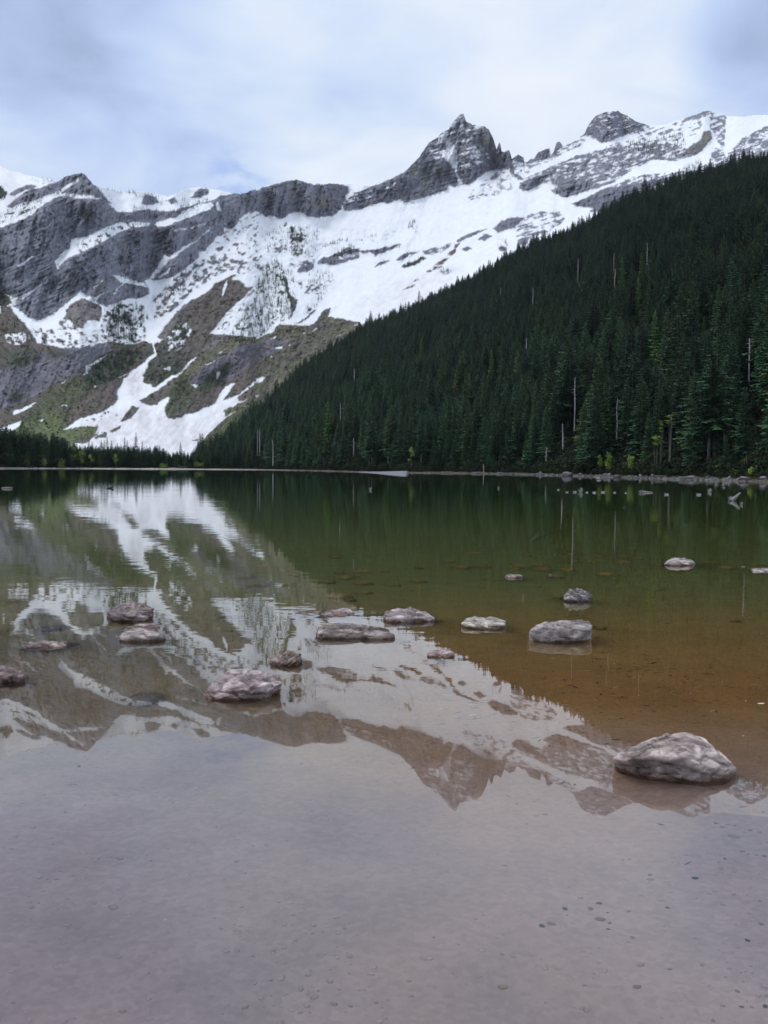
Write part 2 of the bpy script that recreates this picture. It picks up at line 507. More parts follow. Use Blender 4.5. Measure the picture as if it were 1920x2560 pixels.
paint(_E, [170,115, 195,140, 225,260, 272,278, 255,350, 235,385, 215,285, 182,180], 0.08, SHRUB)
paint(_E, [230,445, 320,400, 380,345, 390,350, 340,400, 280,430], 0.3, BROWN)
paint(_E, [265,155, 410,160, 415,250, 320,240, 270,190], 0.60, ROCK)
paint(_E, [335,380, 420,300, 500,160, 510,120, 400,100, 340,120, 330,190, 420,180, 400,280, 320,330], 0.74, SHRUB)
paint(_E, [1078,312, 1108,262, 1230,222, 1265,232, 1205,280, 1120,316], 0.05, SCREE)
paint(_E, [1380,175, 1500,135, 1620,80, 1660,90, 1500,155, 1400,190], 0.2, SCREE)
paint(_E, [930,235, 1040,150, 1100,120, 1110,130, 1000,210], 0.66, BROWN)
paint(_E, [1180,50, 1240,80, 1260,110, 1220,125, 1190,100], 0.6, SHRUB)

# --- ridge and peak (B)
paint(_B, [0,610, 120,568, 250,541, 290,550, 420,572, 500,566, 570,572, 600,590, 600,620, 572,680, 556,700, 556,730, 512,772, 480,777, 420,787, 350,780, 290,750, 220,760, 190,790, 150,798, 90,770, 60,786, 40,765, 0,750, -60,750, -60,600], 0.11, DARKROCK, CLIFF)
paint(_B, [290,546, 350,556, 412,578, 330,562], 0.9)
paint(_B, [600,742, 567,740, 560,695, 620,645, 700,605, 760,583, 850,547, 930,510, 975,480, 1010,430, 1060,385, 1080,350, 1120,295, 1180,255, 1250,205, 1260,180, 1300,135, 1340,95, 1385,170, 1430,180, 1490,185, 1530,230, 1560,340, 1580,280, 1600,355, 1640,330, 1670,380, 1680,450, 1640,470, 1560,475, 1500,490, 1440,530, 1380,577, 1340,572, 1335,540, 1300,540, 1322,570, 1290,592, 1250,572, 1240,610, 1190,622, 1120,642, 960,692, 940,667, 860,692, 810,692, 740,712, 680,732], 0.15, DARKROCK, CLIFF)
paint(_B, [570,690, 640,640, 760,600, 880,560, 940,540, 880,600, 760,640, 640,700, 590,720], 0.34)
paint(_B, [1100,330, 1180,260, 1260,190, 1340,100, 1400,180, 1510,220, 1545,320, 1540,400, 1450,440, 1380,480, 1340,490, 1310,470, 1250,430, 1180,410, 1100,380], 0.40, ROCK)
paint(_B, [1440,210, 1510,215, 1550,300, 1550,345, 1500,370, 1440,350, 1410,280], 0.10)
paint(_B, [1110,355, 1180,260, 1200,240, 1260,215, 1240,260, 1190,300, 1140,350], 0.62)
paint(_B, [1225,290, 1290,320, 1310,400, 1300,470, 1322,540, 1340,575, 1335,660, 1312,650, 1315,560, 1285,475, 1250,430, 1190,372, 1240,340], 0.78)
paint(_B, [1400,345, 1460,365, 1430,375, 1390,365], 0.9)
paint(_B, [1540,378, 1580,345, 1575,370], 0.9)
paint(_B, [20,830, 160,820, 400,850, 420,930, 400,1030, 300,1060, 200,1020, 60,1010, 0,930], 0.72, SHRUB)
paint(_B, [215,850, 290,850, 310,960, 300,1040, 230,1030], 0.55, SHRUB)
paint(_B, [120,980, 200,985, 190,1020, 90,1015], 0.5, ROCK)
paint(_B, [1070,690, 1240,680, 1250,720, 1080,750], 0.80)
for q in ([395,1082, 430,1050, 520,1020, 590,985, 660,990, 672,1010, 600,1020, 525,1042, 540,1060, 672,1030, 652,1055, 560,1080, 510,1097, 460,1086, 400,1087], [670,1000, 800,990, 945,953, 900,977, 830,1012, 770,1032, 740,1012, 700,1022],
          [903,1061, 960,1020, 1065,1003, 1000,1030, 962,1056, 920,1064], [766,1105, 800,1080, 875,1058, 822,1092], [1300,933, 1380,888, 1505,863, 1440,893, 1360,922, 1310,948], [1438,922, 1480,893, 1535,903, 1480,938],
          [1336,992, 1370,975, 1400,990, 1360,1008], [1533,857, 1600,808, 1680,790, 1680,852, 1570,882], [1570,982, 1600,970, 1628,990, 1590,1007], [275,1120, 300,1085, 375,1080, 370,1110, 330,1141, 280,1141]):
    paint(_B, q, 0.09, DARKROCK, 0.5)
paint(_B, [1080,1000, 1180,975, 1250,955, 1250,980, 1160,1030, 1090,1020], 0.45, DARKROCK)
paint(_B, [1100,1135, 1180,1080, 1262,1010, 1310,940, 1325,945, 1290,1010, 1200,1100, 1120,1145], 0.4, np.array((0.13, 0.09, 0.085)))
paint(_B, [940,1110, 960,1080, 1020,1075, 1080,1040, 1110,1045, 1020,1100, 960,1115], 0.35, SHRUB)
paint(_B, [1380,640, 1480,545, 1560,492, 1680,500, 1660,600, 1560,640, 1480,650, 1370,690], 0.62, ROCK)
paint(_B, [200,1090, 380,1060, 380,1075, 230,1110], 0.5)
paint(_B, [420,960, 580,920, 600,945, 440,980], 0.74, SHRUB)

# --- right ridge (C)
paint(_C, [-10,420, 40,370, 80,400, 80,428, 60,452, 42,480, 70,542, 40,545, -10,490], 0.08, ROCK, CLIFF)
paint(_C, [80,425, 130,395, 138,408, 170,360, 245,328, 252,395, 180,418, 100,440], 0.05, DARKROCK, CLIFF)
paint(_C, [250,405, 268,360, 290,290, 325,292, 328,322, 305,370, 262,408], 0.08, DARKROCK, CLIFF)
paint(_C, [0,420, 130,440, 250,400, 320,380, 200,450, 60,520, 20,500], 0.62, ROCK)
paint(_C, [50,605, 50,560, 130,510, 260,455, 400,395, 500,365, 640,335, 800,305, 1000,295, 1110,330, 1190,385, 1060,425, 920,410, 850,440, 760,490, 700,530, 660,560, 560,600, 500,610, 400,645, 330,658, 250,612, 290,580, 210,560, 110,612], 0.40, ROCK, 0.5)
paint(_C, [252,612, 330,562, 450,545, 530,555, 470,620, 400,642, 340,660], 0.14, ROCK, CLIFF)
paint(_C, [50,605, 60,560, 180,510, 270,500, 190,560, 110,612], 0.14, DARKROCK, CLIFF)
paint(_C, [430,275, 470,240, 500,175, 540,120, 600,95, 690,87, 750,120, 800,160, 890,190, 885,215, 800,240, 700,265, 600,305, 570,305, 540,270, 480,252], 0.33, DARKROCK, CLIFF)
paint(_C, [260,400, 330,325, 430,275, 480,290, 420,335, 330,380], 0.5, ROCK)
paint(_C, [600,335, 700,280, 880,215, 1000,185, 1180,120, 1250,90, 1290,100, 1250,160, 1200,240, 1100,275, 1000,300, 800,310], 0.62, ROCK)
paint(_C, [1090,165, 1180,120, 1250,92, 1285,100, 1180,145, 1100,175], 0.15, ROCK)
paint(_C, [1095,372, 1150,330, 1220,290, 1240,228, 1290,230, 1292,280, 1230,350, 1190,388], 0.08, np.array((0.20, 0.20, 0.19)), CLIFF)
paint(_C, [1290,105, 1390,130, 1370,300, 1395,450, 1340,450, 1280,400, 1290,350, 1300,330, 1360,330, 1280,200], 0.45, ROCK)
paint(_C, [1400,375, 1500,275, 1600,210, 1700,170, 1700,400, 1560,420, 1480,440, 1400,430], 0.42, ROCK, 0.7)
paint(_C, [1700,260, 2000,240, 2000,420, 1700,400], 0.4, ROCK)
paint(_C, [383,697, 460,668, 560,618, 640,588, 760,578, 900,548, 1000,528, 1130,488, 1155,520, 1000,562, 870,602, 852,652, 740,692, 620,742, 560,755, 500,747, 530,722, 450,717], 0.13, DARKROCK, CLIFF)
paint(_C, [650,590, 700,550, 850,510, 980,500, 1130,485, 1130,500, 980,530, 760,578], 0.5, ROCK)
paint(_C, [1130,500, 1220,455, 1400,395, 1480,430, 1400,500, 1250,560, 1100,620, 900,640], 0.42, ROCK)
paint(_C, [1060,420, 1190,380, 1290,350, 1300,400, 1180,440, 1050,450, 940,480, 850,500, 760,520, 800,480, 900,440], 0.92)
paint(_C, [-30,795, 30,782, 82,790, 72,822, 0,845, -30,850], 0.06, DARKROCK, CLIFF)
paint(_C, [20,880, 60,810, 130,755, 300,745, 345,800, 240,885, 150,900, 60,960, 36,962], 0.58, ROCK)
for q in ([80,905, 200,868, 240,875, 150,905], [40,965, 60,920, 110,915, 100,960], [120,850, 180,840, 150,862]):
    paint(_C, q, 0.12, DARKROCK)

S = S - 0.17 * np.clip(fbm(RXX / 70, RYY / 40, 3, 24) + 0.15, 0, 1) * (S > 0.85) * (RXX > 520) * (RYY < 740)
# noise that breaks rock and snow: bedding planes rise to the right
th_l = np.where(RXX < 620, -0.42, np.where(RXX > 1250, -0.30, -0.27))
ua = RXX * np.cos(th_l) + RYY * np.sin(th_l)
va = -RXX * np.sin(th_l) + RYY * np.cos(th_l)
strata = fbm(ua / 46, va / 6.5, 4, 11, 0.62)
spots = fbm(RXX / 15, RYY / 11, 4, 12, 0.6)
pat = 0.60 * strata + 0.50 * spots
low = (RYY > 560) & (RXX < 1000)
# on the lower slopes snow patches run down the fall line instead
ang = np.where(RXX < 300, 0.9, np.where(RXX < 900, -0.85, -0.6))
ug = RXX * np.cos(ang) + RYY * np.sin(ang)
vg = -RXX * np.sin(ang) + RYY * np.cos(ang)
fall = fbm(ug / 34, vg / 10, 4, 13, 0.6)
wl_ = blur(low.astype(float), 12)
pat = pat * (1 - wl_) + wl_ * (0.45 * fall + 0.65 * spots)
SN = np.clip((S + 0.85 * pat * np.clip(4.2 * S * (1 - S), 0.05, 1) - 0.5) / 0.07 + 0.5, 0, 1)
SN *= 1 - 0.35 * np.clip(fbm(RXX / 6, RYY / 3.5, 2, 40) - 0.5, 0, 1) * (S < 0.9)

# colour of what is not snow
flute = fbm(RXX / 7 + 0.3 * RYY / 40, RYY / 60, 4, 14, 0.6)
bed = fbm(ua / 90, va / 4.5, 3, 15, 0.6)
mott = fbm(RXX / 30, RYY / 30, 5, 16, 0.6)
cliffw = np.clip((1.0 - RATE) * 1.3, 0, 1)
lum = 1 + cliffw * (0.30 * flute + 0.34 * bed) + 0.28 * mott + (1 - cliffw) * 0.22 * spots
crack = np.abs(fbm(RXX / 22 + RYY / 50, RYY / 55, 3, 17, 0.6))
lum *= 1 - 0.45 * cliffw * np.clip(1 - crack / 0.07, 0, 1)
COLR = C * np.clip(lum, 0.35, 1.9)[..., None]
# lichen and iron stains
yel = np.zeros((RH, RW))
for o, x, y, rx, ry in ((_B,235,600,40,45), (_B,420,690,60,35), (_B,1090,540,26,70), (_B,1480,290,45,60), (_B,740,690,20,18), (_B,95,600,14,14), (_B,1200,500,25,40), (_B,510,610,16,14), (_B,1030,500,22,60), (_B,60,660,30,14), (_B,1570,390,18,30),
                        (_C,1250,270,18,50), (_C,735,140,24,30), (_A,560,385,20,30), (_A,660,882,14,22), (_A,795,590,14,30), (_B,930,640,22,16)):
    px, py = x / K + o[0], y / K + o[1]
    yel = np.maximum(yel, np.exp(-((RXX - px) / (rx / K)) ** 2 - ((RYY - py) / (ry / K)) ** 2))
yel *= np.clip(0.75 + 0.9 * fbm(RXX / 7, RYY / 16, 3, 18), 0, 1) * np.clip(cliffw * 1.5, 0, 1)
COLR = COLR * (1 - 0.6 * yel[..., None]) + 0.6 * yel[..., None] * np.array((0.27, 0.24, 0.13))
iron = np.clip(fbm(RXX / 34, RYY / 26, 4, 19) - 0.25, 0, 1)[..., None] * cliffw[..., None]
COLR = COLR * (1 - 0.5 * iron) + 0.5 * iron * np.array((0.19, 0.145, 0.14))
# brush on the lower slopes
brush = np.clip((fbm(RXX / 9, RYY / 6, 4, 20, 0.65) - 0.1) * 3, 0, 1) * wl_ * (1 - cliffw)
COLR = COLR * (1 - 0.55 * brush[..., None]) + 0.55 * brush[..., None] * np.array((0.04, 0.06, 0.03))
red = np.clip((fbm(RXX / 24, RYY / 16, 3, 21) - 0.1) * 2.5, 0, 1) * wl_ * (1 - cliffw)
COLR = COLR * (1 - 0.30 * red[..., None]) + 0.30 * red[..., None] * np.array((0.13, 0.085, 0.075))
tracks = np.clip(0.22 - np.abs(fbm(ug / 90, vg / 11, 3, 22, 0.6)), 0, 1) / 0.22
tw_ = (wl_ * (1 - cliffw) * (SN < 0.5))[..., None]
COLR = COLR * (1 + tw_ * (0.55 * spots + 0.35 * fall)[..., None] * 0.8)
COLR = COLR * (1 - 0.40 * tw_ * tracks[..., None]) + 0.40 * tw_ * tracks[..., None] * np.array((0.20, 0.185, 0.18))
strk = fbm(ug / 170, vg / 10, 4, 25, 0.6)
sk1 = np.clip(strk * 2.4, 0, 1)[..., None] * tw_; sk2 = np.clip(-strk * 2.4, 0, 1)[..., None] * tw_
COLR = COLR * (1 - 0.55 * sk1) + 0.55 * sk1 * np.array((0.165, 0.125, 0.13))
COLR = COLR * (1 - 0.30 * sk2) + 0.30 * sk2 * np.array((0.075, 0.09, 0.04))
grn = np.clip((fbm(RXX / 20, RYY / 13, 4, 23, 0.6)) * 2.2, 0, 1)[..., None] * tw_ * np.clip((RYY - 700) / 200, 0, 1)[..., None]
COLR = np.clip(COLR * (1 - 0.35 * grn) + 0.35 * grn * np.array((0.10, 0.12, 0.05)), 0.01, 1)
# snow: dirty where avalanches ran
snowc = np.tile(np.array((0.87, 0.89, 0.92)), (RH, RW, 1))
dirt = np.zeros((RH, RW))
for o, q, a in ((_D, [840,440, 930,400, 900,450, 910,560, 880,640, 850,650, 840,560, 870,500, 800,510], 0.75), (_D, [420,800, 900,640, 1280,760, 1659,500, 1659,1100, 420,1000], 0.36),
                (_E, [700,250, 1100,60, 1400,60, 1200,260, 800,440, 560,400], 0.24), (_D, [900,780, 1250,760, 1400,700, 1300,850, 1000,900], 0.3), (_E, [820,310, 950,260, 1060,260, 1000,310, 860,330], 0.4)):
    dirt = np.maximum(dirt, blur(fill(T(o, q)).astype(float), 5) * a)
dirt = np.maximum(dirt, 0.10 + 0.10 * np.clip(strata, 0, 1))
dirt = np.clip(dirt * (1.0 + 1.1 * fall + 0.8 * spots), 0, 0.8)
DIRT = np.array((0.52, 0.44, 0.43))
snowc = snowc * (1 - dirt[..., None]) + dirt[..., None] * DIRT
ALB = COLR * (1 - SN[..., None]) + snowc * SN[..., None]

# --- skyline
SKY = np.concatenate([T(_A, [-700,60, -300,40, -100,70, 0,88, 60,115, 130,135, 200,155, 330,178, 380,190, 420,160, 470,148, 520,137, 545,140, 580,180, 610,215, 650,225, 720,240, 770,258, 830,250, 900,255, 980,260, 1040,280, 1090,290, 1150,270, 1200,240, 1280,228, 1350,238, 1430,250, 1500,265, 1560,270, 1600,262]),
                      T(_B, [0,600, 60,582, 120,570, 200,550, 250,543, 290,548, 350,560, 420,570, 500,568, 570,572, 640,568, 680,582, 760,565, 850,540, 930,505, 975,480, 1010,445, 1060,395, 1080,360, 1120,305, 1180,265, 1200,240, 1250,215, 1260,190, 1300,145, 1325,118, 1343,112, 1352,135, 1365,170, 1390,176, 1400,188, 1420,184, 1432,200, 1480,195, 1510,220, 1540,280, 1560,348, 1572,306, 1582,299, 1592,358, 1610,362, 1638,348, 1650,380]),
                      T(_C, [0,410, 20,390, 40,378, 75,400, 80,428, 100,428, 128,400, 136,412, 170,365, 245,335, 252,382, 270,362, 288,300, 312,295, 326,320, 345,312, 400,285, 440,265, 470,240, 500,180, 540,130, 600,105, 690,97, 720,118, 745,125, 770,145, 820,170, 885,190, 940,190, 1000,185, 1100,145, 1180,125, 1250,97, 1285,97, 1340,115, 1400,130, 1500,135, 1560,125, 1659,122, 1900,90, 2300,60])])
HILLTOP = np.array([[-400, 1166], [470, 1166], [490, 1140], [515, 1095], [600, 1035], [660, 985], [760, 905], [850, 850], [900, 815], [1000, 775], [1100, 730], [1160, 700], [1250, 650], [1300, 620], [1400, 585], [1460, 555], [1530, 515], [1600, 485], [1640, 470], [1700, 445], [1780, 425], [1850, 405], [1920, 395], [2300, 330.]])
HT_D = np.array([[-400, 500], [490, 530], [600, 700], [800, 980], [1000, 1100], [1400, 1000], [1920, 800], [2300, 700.]])


def hilltop(px):
    return np.interp(px, HILLTOP[:, 0], HILLTOP[:, 1])


NC = 1120
mx = np.linspace(-220, 2130, NC)
sky = np.interp(mx, SKY[:, 0], SKY[:, 1])
Sr = np.interp  # alias


def rast(A, x, y):
    """bilinear lookup of a raster, mirrored past the picture's sides"""
    x = np.where(x < 0, -x, x)
    x = np.where(x > 1918, 3836 - x, x)
    fx = np.clip((x - RX0) / RST - 0.5, 0, RW - 1.001)
    fy = np.clip((y - RY0) / RST - 0.5, 0, RH - 1.001)
    i, j = fx.astype(int), fy.astype(int)
    a, b = fx - i, fy - j
    if A.ndim == 3:
        a, b = a[..., None], b[..., None]
    return A[j, i] * (1 - a) * (1 - b) + A[j, i + 1] * a * (1 - b) + A[j + 1, i] * (1 - a) * b + A[j + 1, i + 1] * a * b


ridge_rock = 1 - rast(S, mx, sky + 8)
sky = sky + (1.6 + 2.6 * ridge_rock) * fbm(mx / 9, mx * 0, 4, 30, 0.65)
base_y = np.where(mx < 480, hor(mx) + 5.5, np.minimum(hilltop(mx) + 75, hor(mx) + 5.5))
D0 = np.interp(mx, [-220, 0, 490, 600, 800, 1000, 1400, 1920, 2130], [520, 540, 560, 800, 1120, 1260, 1180, 980, 940])
DR = np.interp(mx, [-220, 0, 200, 330, 600, 900, 1150, 1300, 1530, 1800, 2130], [1500, 1450, 1300, 1450, 1750, 2050, 2150, 2100, 2000, 1950, 1900])
NR = 400
v = np.linspace(0, 1, NR)[:, None]
MPX = np.tile(mx, (NR, 1))
MPY = base_y + (sky - base_y) * v
D0 = np.convolve(np.pad(D0, 30, mode='edge'), np.ones(61) / 61, 'valid')
GR = np.cumsum(blur(RATE, 3)[::-1], axis=0)[::-1]      # climb of depth with height in the picture
for _ in range(70):                                   # keep neighbouring columns together
    GR[:, 1:-1] = 0.25 * GR[:, :-2] + 0.5 * GR[:, 1:-1] + 0.25 * GR[:, 2:]
kk = np.ones(61) / 61
sky_s = np.convolve(np.pad(sky, 30, mode='edge'), kk, 'valid')
g0, g1 = rast(GR, mx, base_y), rast(GR, mx, sky_s)
tot = np.convolve(np.pad(g1 - g0, 30, mode='edge'), kk, 'valid')
g0 = np.convolve(np.pad(g0, 12, mode='edge'), np.ones(25) / 25, 'valid')
cum = (rast(GR, MPX, MPY) - g0) / tot
MD = D0 + (DR - D0) * cum
rk = np.clip(1.15 - rast(blur(S, 2), MPX, MPY), 0.12, 1.0)
cw = rast(blur(cliffw, 2), MPX, MPY)
big = fbm(MPX / 150, MPY / 210, 4, 31)
gull = -np.abs(fbm(MPX / 42 + MPY / 120, MPY / 150, 4, 32, 0.55))
fine = fbm(MPX / 10, MPY / 9, 4, 33, 0.6)
led = rast(bed, MPX, MPY)
relief = 40 * big + cw * (32 * gull + 4.5 * fine + 6 * led + 8 * rast(flute, MPX, MPY)) + (1 - cw) * (rk * 9 * fine + rk * 20 * gull + 3 * fbm(MPX / 30, MPY / 16, 3, 34))
edge = np.minimum(1, v * 6) * 0.9 + 0.1 * (v > 0)
MD = MD * (1 + relief * edge / 1400.0)
MP = at_depth(MPX, MPY, MD)
# the far side of the ridge
back = []
for k, (dd, dz) in enumerate(((25, -14), (120, -110), (420, -420))):
    b = MP[-1].copy()
    b[:, 1] += dd
    b[:, 0] *= (b[:, 1] / (b[:, 1] - dd))
    b[:, 2] += dz
    b[:, 2] = np.maximum(b[:, 2], 0.5)
    back.append(b)
MV = np.concatenate([MP.reshape(-1, 3)] + back)
me = mesh_np('mountain', MV, grid_faces(NR + 3, NC), smooth=True)
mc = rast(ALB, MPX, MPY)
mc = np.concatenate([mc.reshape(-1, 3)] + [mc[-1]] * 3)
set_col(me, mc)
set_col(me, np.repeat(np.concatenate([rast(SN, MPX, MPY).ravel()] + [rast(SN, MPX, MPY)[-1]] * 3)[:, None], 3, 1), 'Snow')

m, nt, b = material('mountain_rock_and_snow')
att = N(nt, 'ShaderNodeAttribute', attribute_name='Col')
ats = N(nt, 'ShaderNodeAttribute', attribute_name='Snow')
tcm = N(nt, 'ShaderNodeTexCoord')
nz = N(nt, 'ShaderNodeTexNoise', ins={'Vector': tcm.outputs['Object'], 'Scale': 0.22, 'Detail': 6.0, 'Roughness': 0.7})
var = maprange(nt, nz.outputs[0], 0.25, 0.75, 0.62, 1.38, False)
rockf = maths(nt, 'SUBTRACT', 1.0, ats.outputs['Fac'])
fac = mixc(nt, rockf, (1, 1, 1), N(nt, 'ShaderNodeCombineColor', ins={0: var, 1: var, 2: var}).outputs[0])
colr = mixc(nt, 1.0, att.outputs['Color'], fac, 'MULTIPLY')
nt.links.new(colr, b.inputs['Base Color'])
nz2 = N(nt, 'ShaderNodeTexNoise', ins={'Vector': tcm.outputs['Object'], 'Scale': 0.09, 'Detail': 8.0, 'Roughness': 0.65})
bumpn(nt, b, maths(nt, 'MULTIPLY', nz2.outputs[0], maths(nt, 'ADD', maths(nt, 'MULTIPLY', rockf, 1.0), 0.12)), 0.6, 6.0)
b.inputs['Roughness'].default_value = 0.9
b.inputs['Specular IOR Level'].default_value = 0.1
tag(link('mountain', me, m), 'snowy mountain wall with grey cliffs and a pointed peak above the lake', None, None, 'structure')


def mountain_at(px, py):
    """depth of the mountain's face at picture coordinates"""
    c = np.clip(np.interp(px, mx, np.arange(NC)), 0, NC - 1).astype(int)
    vv = (base_y[c] - py) / (base_y[c] - sky[c])
    r = np.clip(vv * (NR - 1), 0, NR - 1)
    r0 = np.clip(r.astype(int), 0, NR - 2)
    f = r - r0
    return MD[r0, c] * (1 - f) + MD[r0 + 1, c] * f
# ---------------------------------------------------------------- ground, lake bed, shores
def near_z(y):
    return np.interp(y, [-400, -30, -4, 0.8, 2, 3, 6, 10, 14, 20, 30, 45, 70, 110, 200], [6, 2.5, 0.45, 0, -0.05, -0.08, -0.17, -0.30, -0.42, -0.62, -1.0, -1.7, -3.2, -4.8, -5.5])


def far_z(d):
    return np.interp(d, [-400, -90, -40, -12, -3, 0, 2, 6, 15, 60, 400], [-7, -5.6, -2.2, -0.55, -0.14, 0, 0.22, 0.5, 0.9, 1.4, 2.5])


az = np.concatenate([np.radians(np.linspace(-180, -34, 40, endpoint=False)), np.radians(np.linspace(-34, 34, 520, endpoint=False)), np.radians(np.linspace(34, 180, 40, endpoint=False))])
front = np.abs(az) < math.radians(60)
u = np.tan(np.clip(az, -1.0, 1.0))
ys_ = np.interp(u, SH_U, SH_Y)
rs = np.where(front, ys_ / np.cos(np.clip(az, -1.0, 1.0)), 0)
lim = 80 / math.cos(1.0)
rs = np.where(front, rs, np.interp(np.abs(az), [1.0, 1.6, math.pi], [140, 110, 110]))
rs = np.where(np.abs(az) >= 1.0, np.interp(np.abs(az), [1.0, 1.6, math.pi], [np.interp(math.tan(1.0), SH_U, SH_Y) / math.cos(1.0), 120, 120]), rs)
fr = np.concatenate([np.geomspace(0.4, 60, 230), np.linspace(64, 100, 8)])
rows = [np.minimum(r, rs * 0.7 * (r / 100) ** 0.15 + 0 * rs) if r > 50 else np.full_like(rs, r) for r in fr]
t_in = [0.78, 0.86, 0.92, 0.955, 0.975, 0.985, 0.992]
rows += [rs * t for t in t_in]
rows += [rs + d for d in (-1.2, -0.4, 0.3, 1, 2, 3.2, 4.5, 6, 8, 11, 15, 22, 35, 60, 110, 250, 700, 2000, 9000)]
R = np.maximum.accumulate(np.array(rows), axis=0) + np.arange(len(rows))[:, None] * 1e-4
AZ = np.tile(az, (len(R), 1))
X, Y = R * np.sin(AZ), R * np.cos(AZ)
dsh = R - rs
dj = dsh + 0.9 * fbm(X / 9, Y / 9, 3, 50) + 0.5 * fbm(X / 2.5, Y / 2.5, 2, 51)
Z = np.maximum(near_z(Y), far_z(dj))
Z = Z + np.where(Z > 0.1, 0.12 * fbm(X / 5, Y / 5, 3, 52), 0)
Z = Z + np.where(Y < 40, 0.012, 0.05) * fbm(X / 1.3, Y / 1.3, 4, 53) * np.clip(R / 3, 0, 1) * (Z < 0)
Z = np.where((R > 650) & (Y > 0), np.minimum(Z, 1.2), Z)
gm = mesh_np('ground', np.stack([X, Y, Z], -1).reshape(-1, 3), grid_faces(len(R), len(az), True), True)
# centre cap
bmx = bmesh.new(); bmx.from_mesh(gm); bmx.verts.ensure_lookup_table()
try:
    bmx.faces.new([bmx.verts[i] for i in range(len(az))])
except ValueError:
    pass
bmx.to_mesh(gm); bmx.free()
# colours: sediment of the bed, painted olive where deeper water swallows light, bare gravel along the water, moss and grass behind it
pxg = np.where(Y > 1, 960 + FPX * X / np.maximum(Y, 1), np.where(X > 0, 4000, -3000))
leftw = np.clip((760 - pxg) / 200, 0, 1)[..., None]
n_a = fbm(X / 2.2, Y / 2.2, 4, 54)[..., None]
bedn = np.array((0.46, 0.345, 0.33)) * (1 + 0.25 * n_a)
mid = np.array((0.47, 0.24, 0.085))
olive = np.array((0.30, 0.275, 0.095))  # puts the deeper water's absorption into the bed colour
mid = mid + np.clip((1100 - pxg) / 500, 0, 1)[..., None] * (np.array((0.35, 0.255, 0.16)) - mid)
w1 = np.clip((Y - 4.5) / 3.0, 0, 1)[..., None]
w2 = np.clip((Y - 8.5) / 7.0, 0, 1)[..., None]
cb = bedn * (1 - w1) + mid * (1 + 0.2 * n_a) * w1
cb = cb * (1 - w2) + olive * w2
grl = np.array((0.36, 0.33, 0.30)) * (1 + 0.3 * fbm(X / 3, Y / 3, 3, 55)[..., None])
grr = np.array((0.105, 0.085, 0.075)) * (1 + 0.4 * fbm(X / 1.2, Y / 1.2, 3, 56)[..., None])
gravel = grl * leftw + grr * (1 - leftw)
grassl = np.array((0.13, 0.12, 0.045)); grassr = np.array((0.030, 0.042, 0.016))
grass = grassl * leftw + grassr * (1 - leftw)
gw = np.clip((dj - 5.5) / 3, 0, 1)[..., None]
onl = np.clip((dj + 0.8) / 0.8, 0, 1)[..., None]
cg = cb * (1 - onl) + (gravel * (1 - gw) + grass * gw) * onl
nearland = ((Y < 0.8) & (dj < 0))[..., None]
cg = np.where(nearland, np.array((0.20, 0.18, 0.16)), cg)
cg = np.concatenate([cg.reshape(-1, 3)])
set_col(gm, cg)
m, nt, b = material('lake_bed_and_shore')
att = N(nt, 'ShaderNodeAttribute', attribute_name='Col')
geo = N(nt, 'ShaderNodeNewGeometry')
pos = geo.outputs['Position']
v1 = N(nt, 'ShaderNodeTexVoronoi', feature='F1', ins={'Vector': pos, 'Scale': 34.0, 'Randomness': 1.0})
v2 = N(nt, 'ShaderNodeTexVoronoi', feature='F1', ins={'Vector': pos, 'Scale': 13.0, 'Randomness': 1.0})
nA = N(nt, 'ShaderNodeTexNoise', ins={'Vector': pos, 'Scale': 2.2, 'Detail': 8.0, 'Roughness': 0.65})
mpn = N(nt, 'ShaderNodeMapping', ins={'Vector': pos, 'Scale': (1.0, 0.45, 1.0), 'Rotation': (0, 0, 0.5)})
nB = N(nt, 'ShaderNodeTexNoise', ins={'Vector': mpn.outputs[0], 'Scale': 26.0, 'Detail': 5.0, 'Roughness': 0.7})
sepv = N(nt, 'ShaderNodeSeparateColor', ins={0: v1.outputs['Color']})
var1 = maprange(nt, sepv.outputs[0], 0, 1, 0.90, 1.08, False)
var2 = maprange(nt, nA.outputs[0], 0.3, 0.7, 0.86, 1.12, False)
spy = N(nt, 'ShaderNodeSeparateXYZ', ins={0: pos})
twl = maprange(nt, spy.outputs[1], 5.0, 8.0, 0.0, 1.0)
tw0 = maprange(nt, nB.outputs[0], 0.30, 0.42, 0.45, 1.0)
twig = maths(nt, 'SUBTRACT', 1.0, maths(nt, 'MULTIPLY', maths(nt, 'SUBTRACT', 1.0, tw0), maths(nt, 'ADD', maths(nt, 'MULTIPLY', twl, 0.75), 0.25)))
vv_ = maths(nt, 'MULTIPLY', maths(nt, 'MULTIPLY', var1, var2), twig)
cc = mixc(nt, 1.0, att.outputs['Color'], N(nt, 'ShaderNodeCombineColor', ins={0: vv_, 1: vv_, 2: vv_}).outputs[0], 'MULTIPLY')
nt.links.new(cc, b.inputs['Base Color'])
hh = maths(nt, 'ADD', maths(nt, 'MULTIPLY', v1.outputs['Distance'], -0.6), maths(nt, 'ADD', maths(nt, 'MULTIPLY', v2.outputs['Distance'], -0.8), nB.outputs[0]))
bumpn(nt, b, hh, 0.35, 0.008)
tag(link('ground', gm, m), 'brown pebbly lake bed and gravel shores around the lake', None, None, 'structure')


def bed_z(x, y):
    return near_z(y)


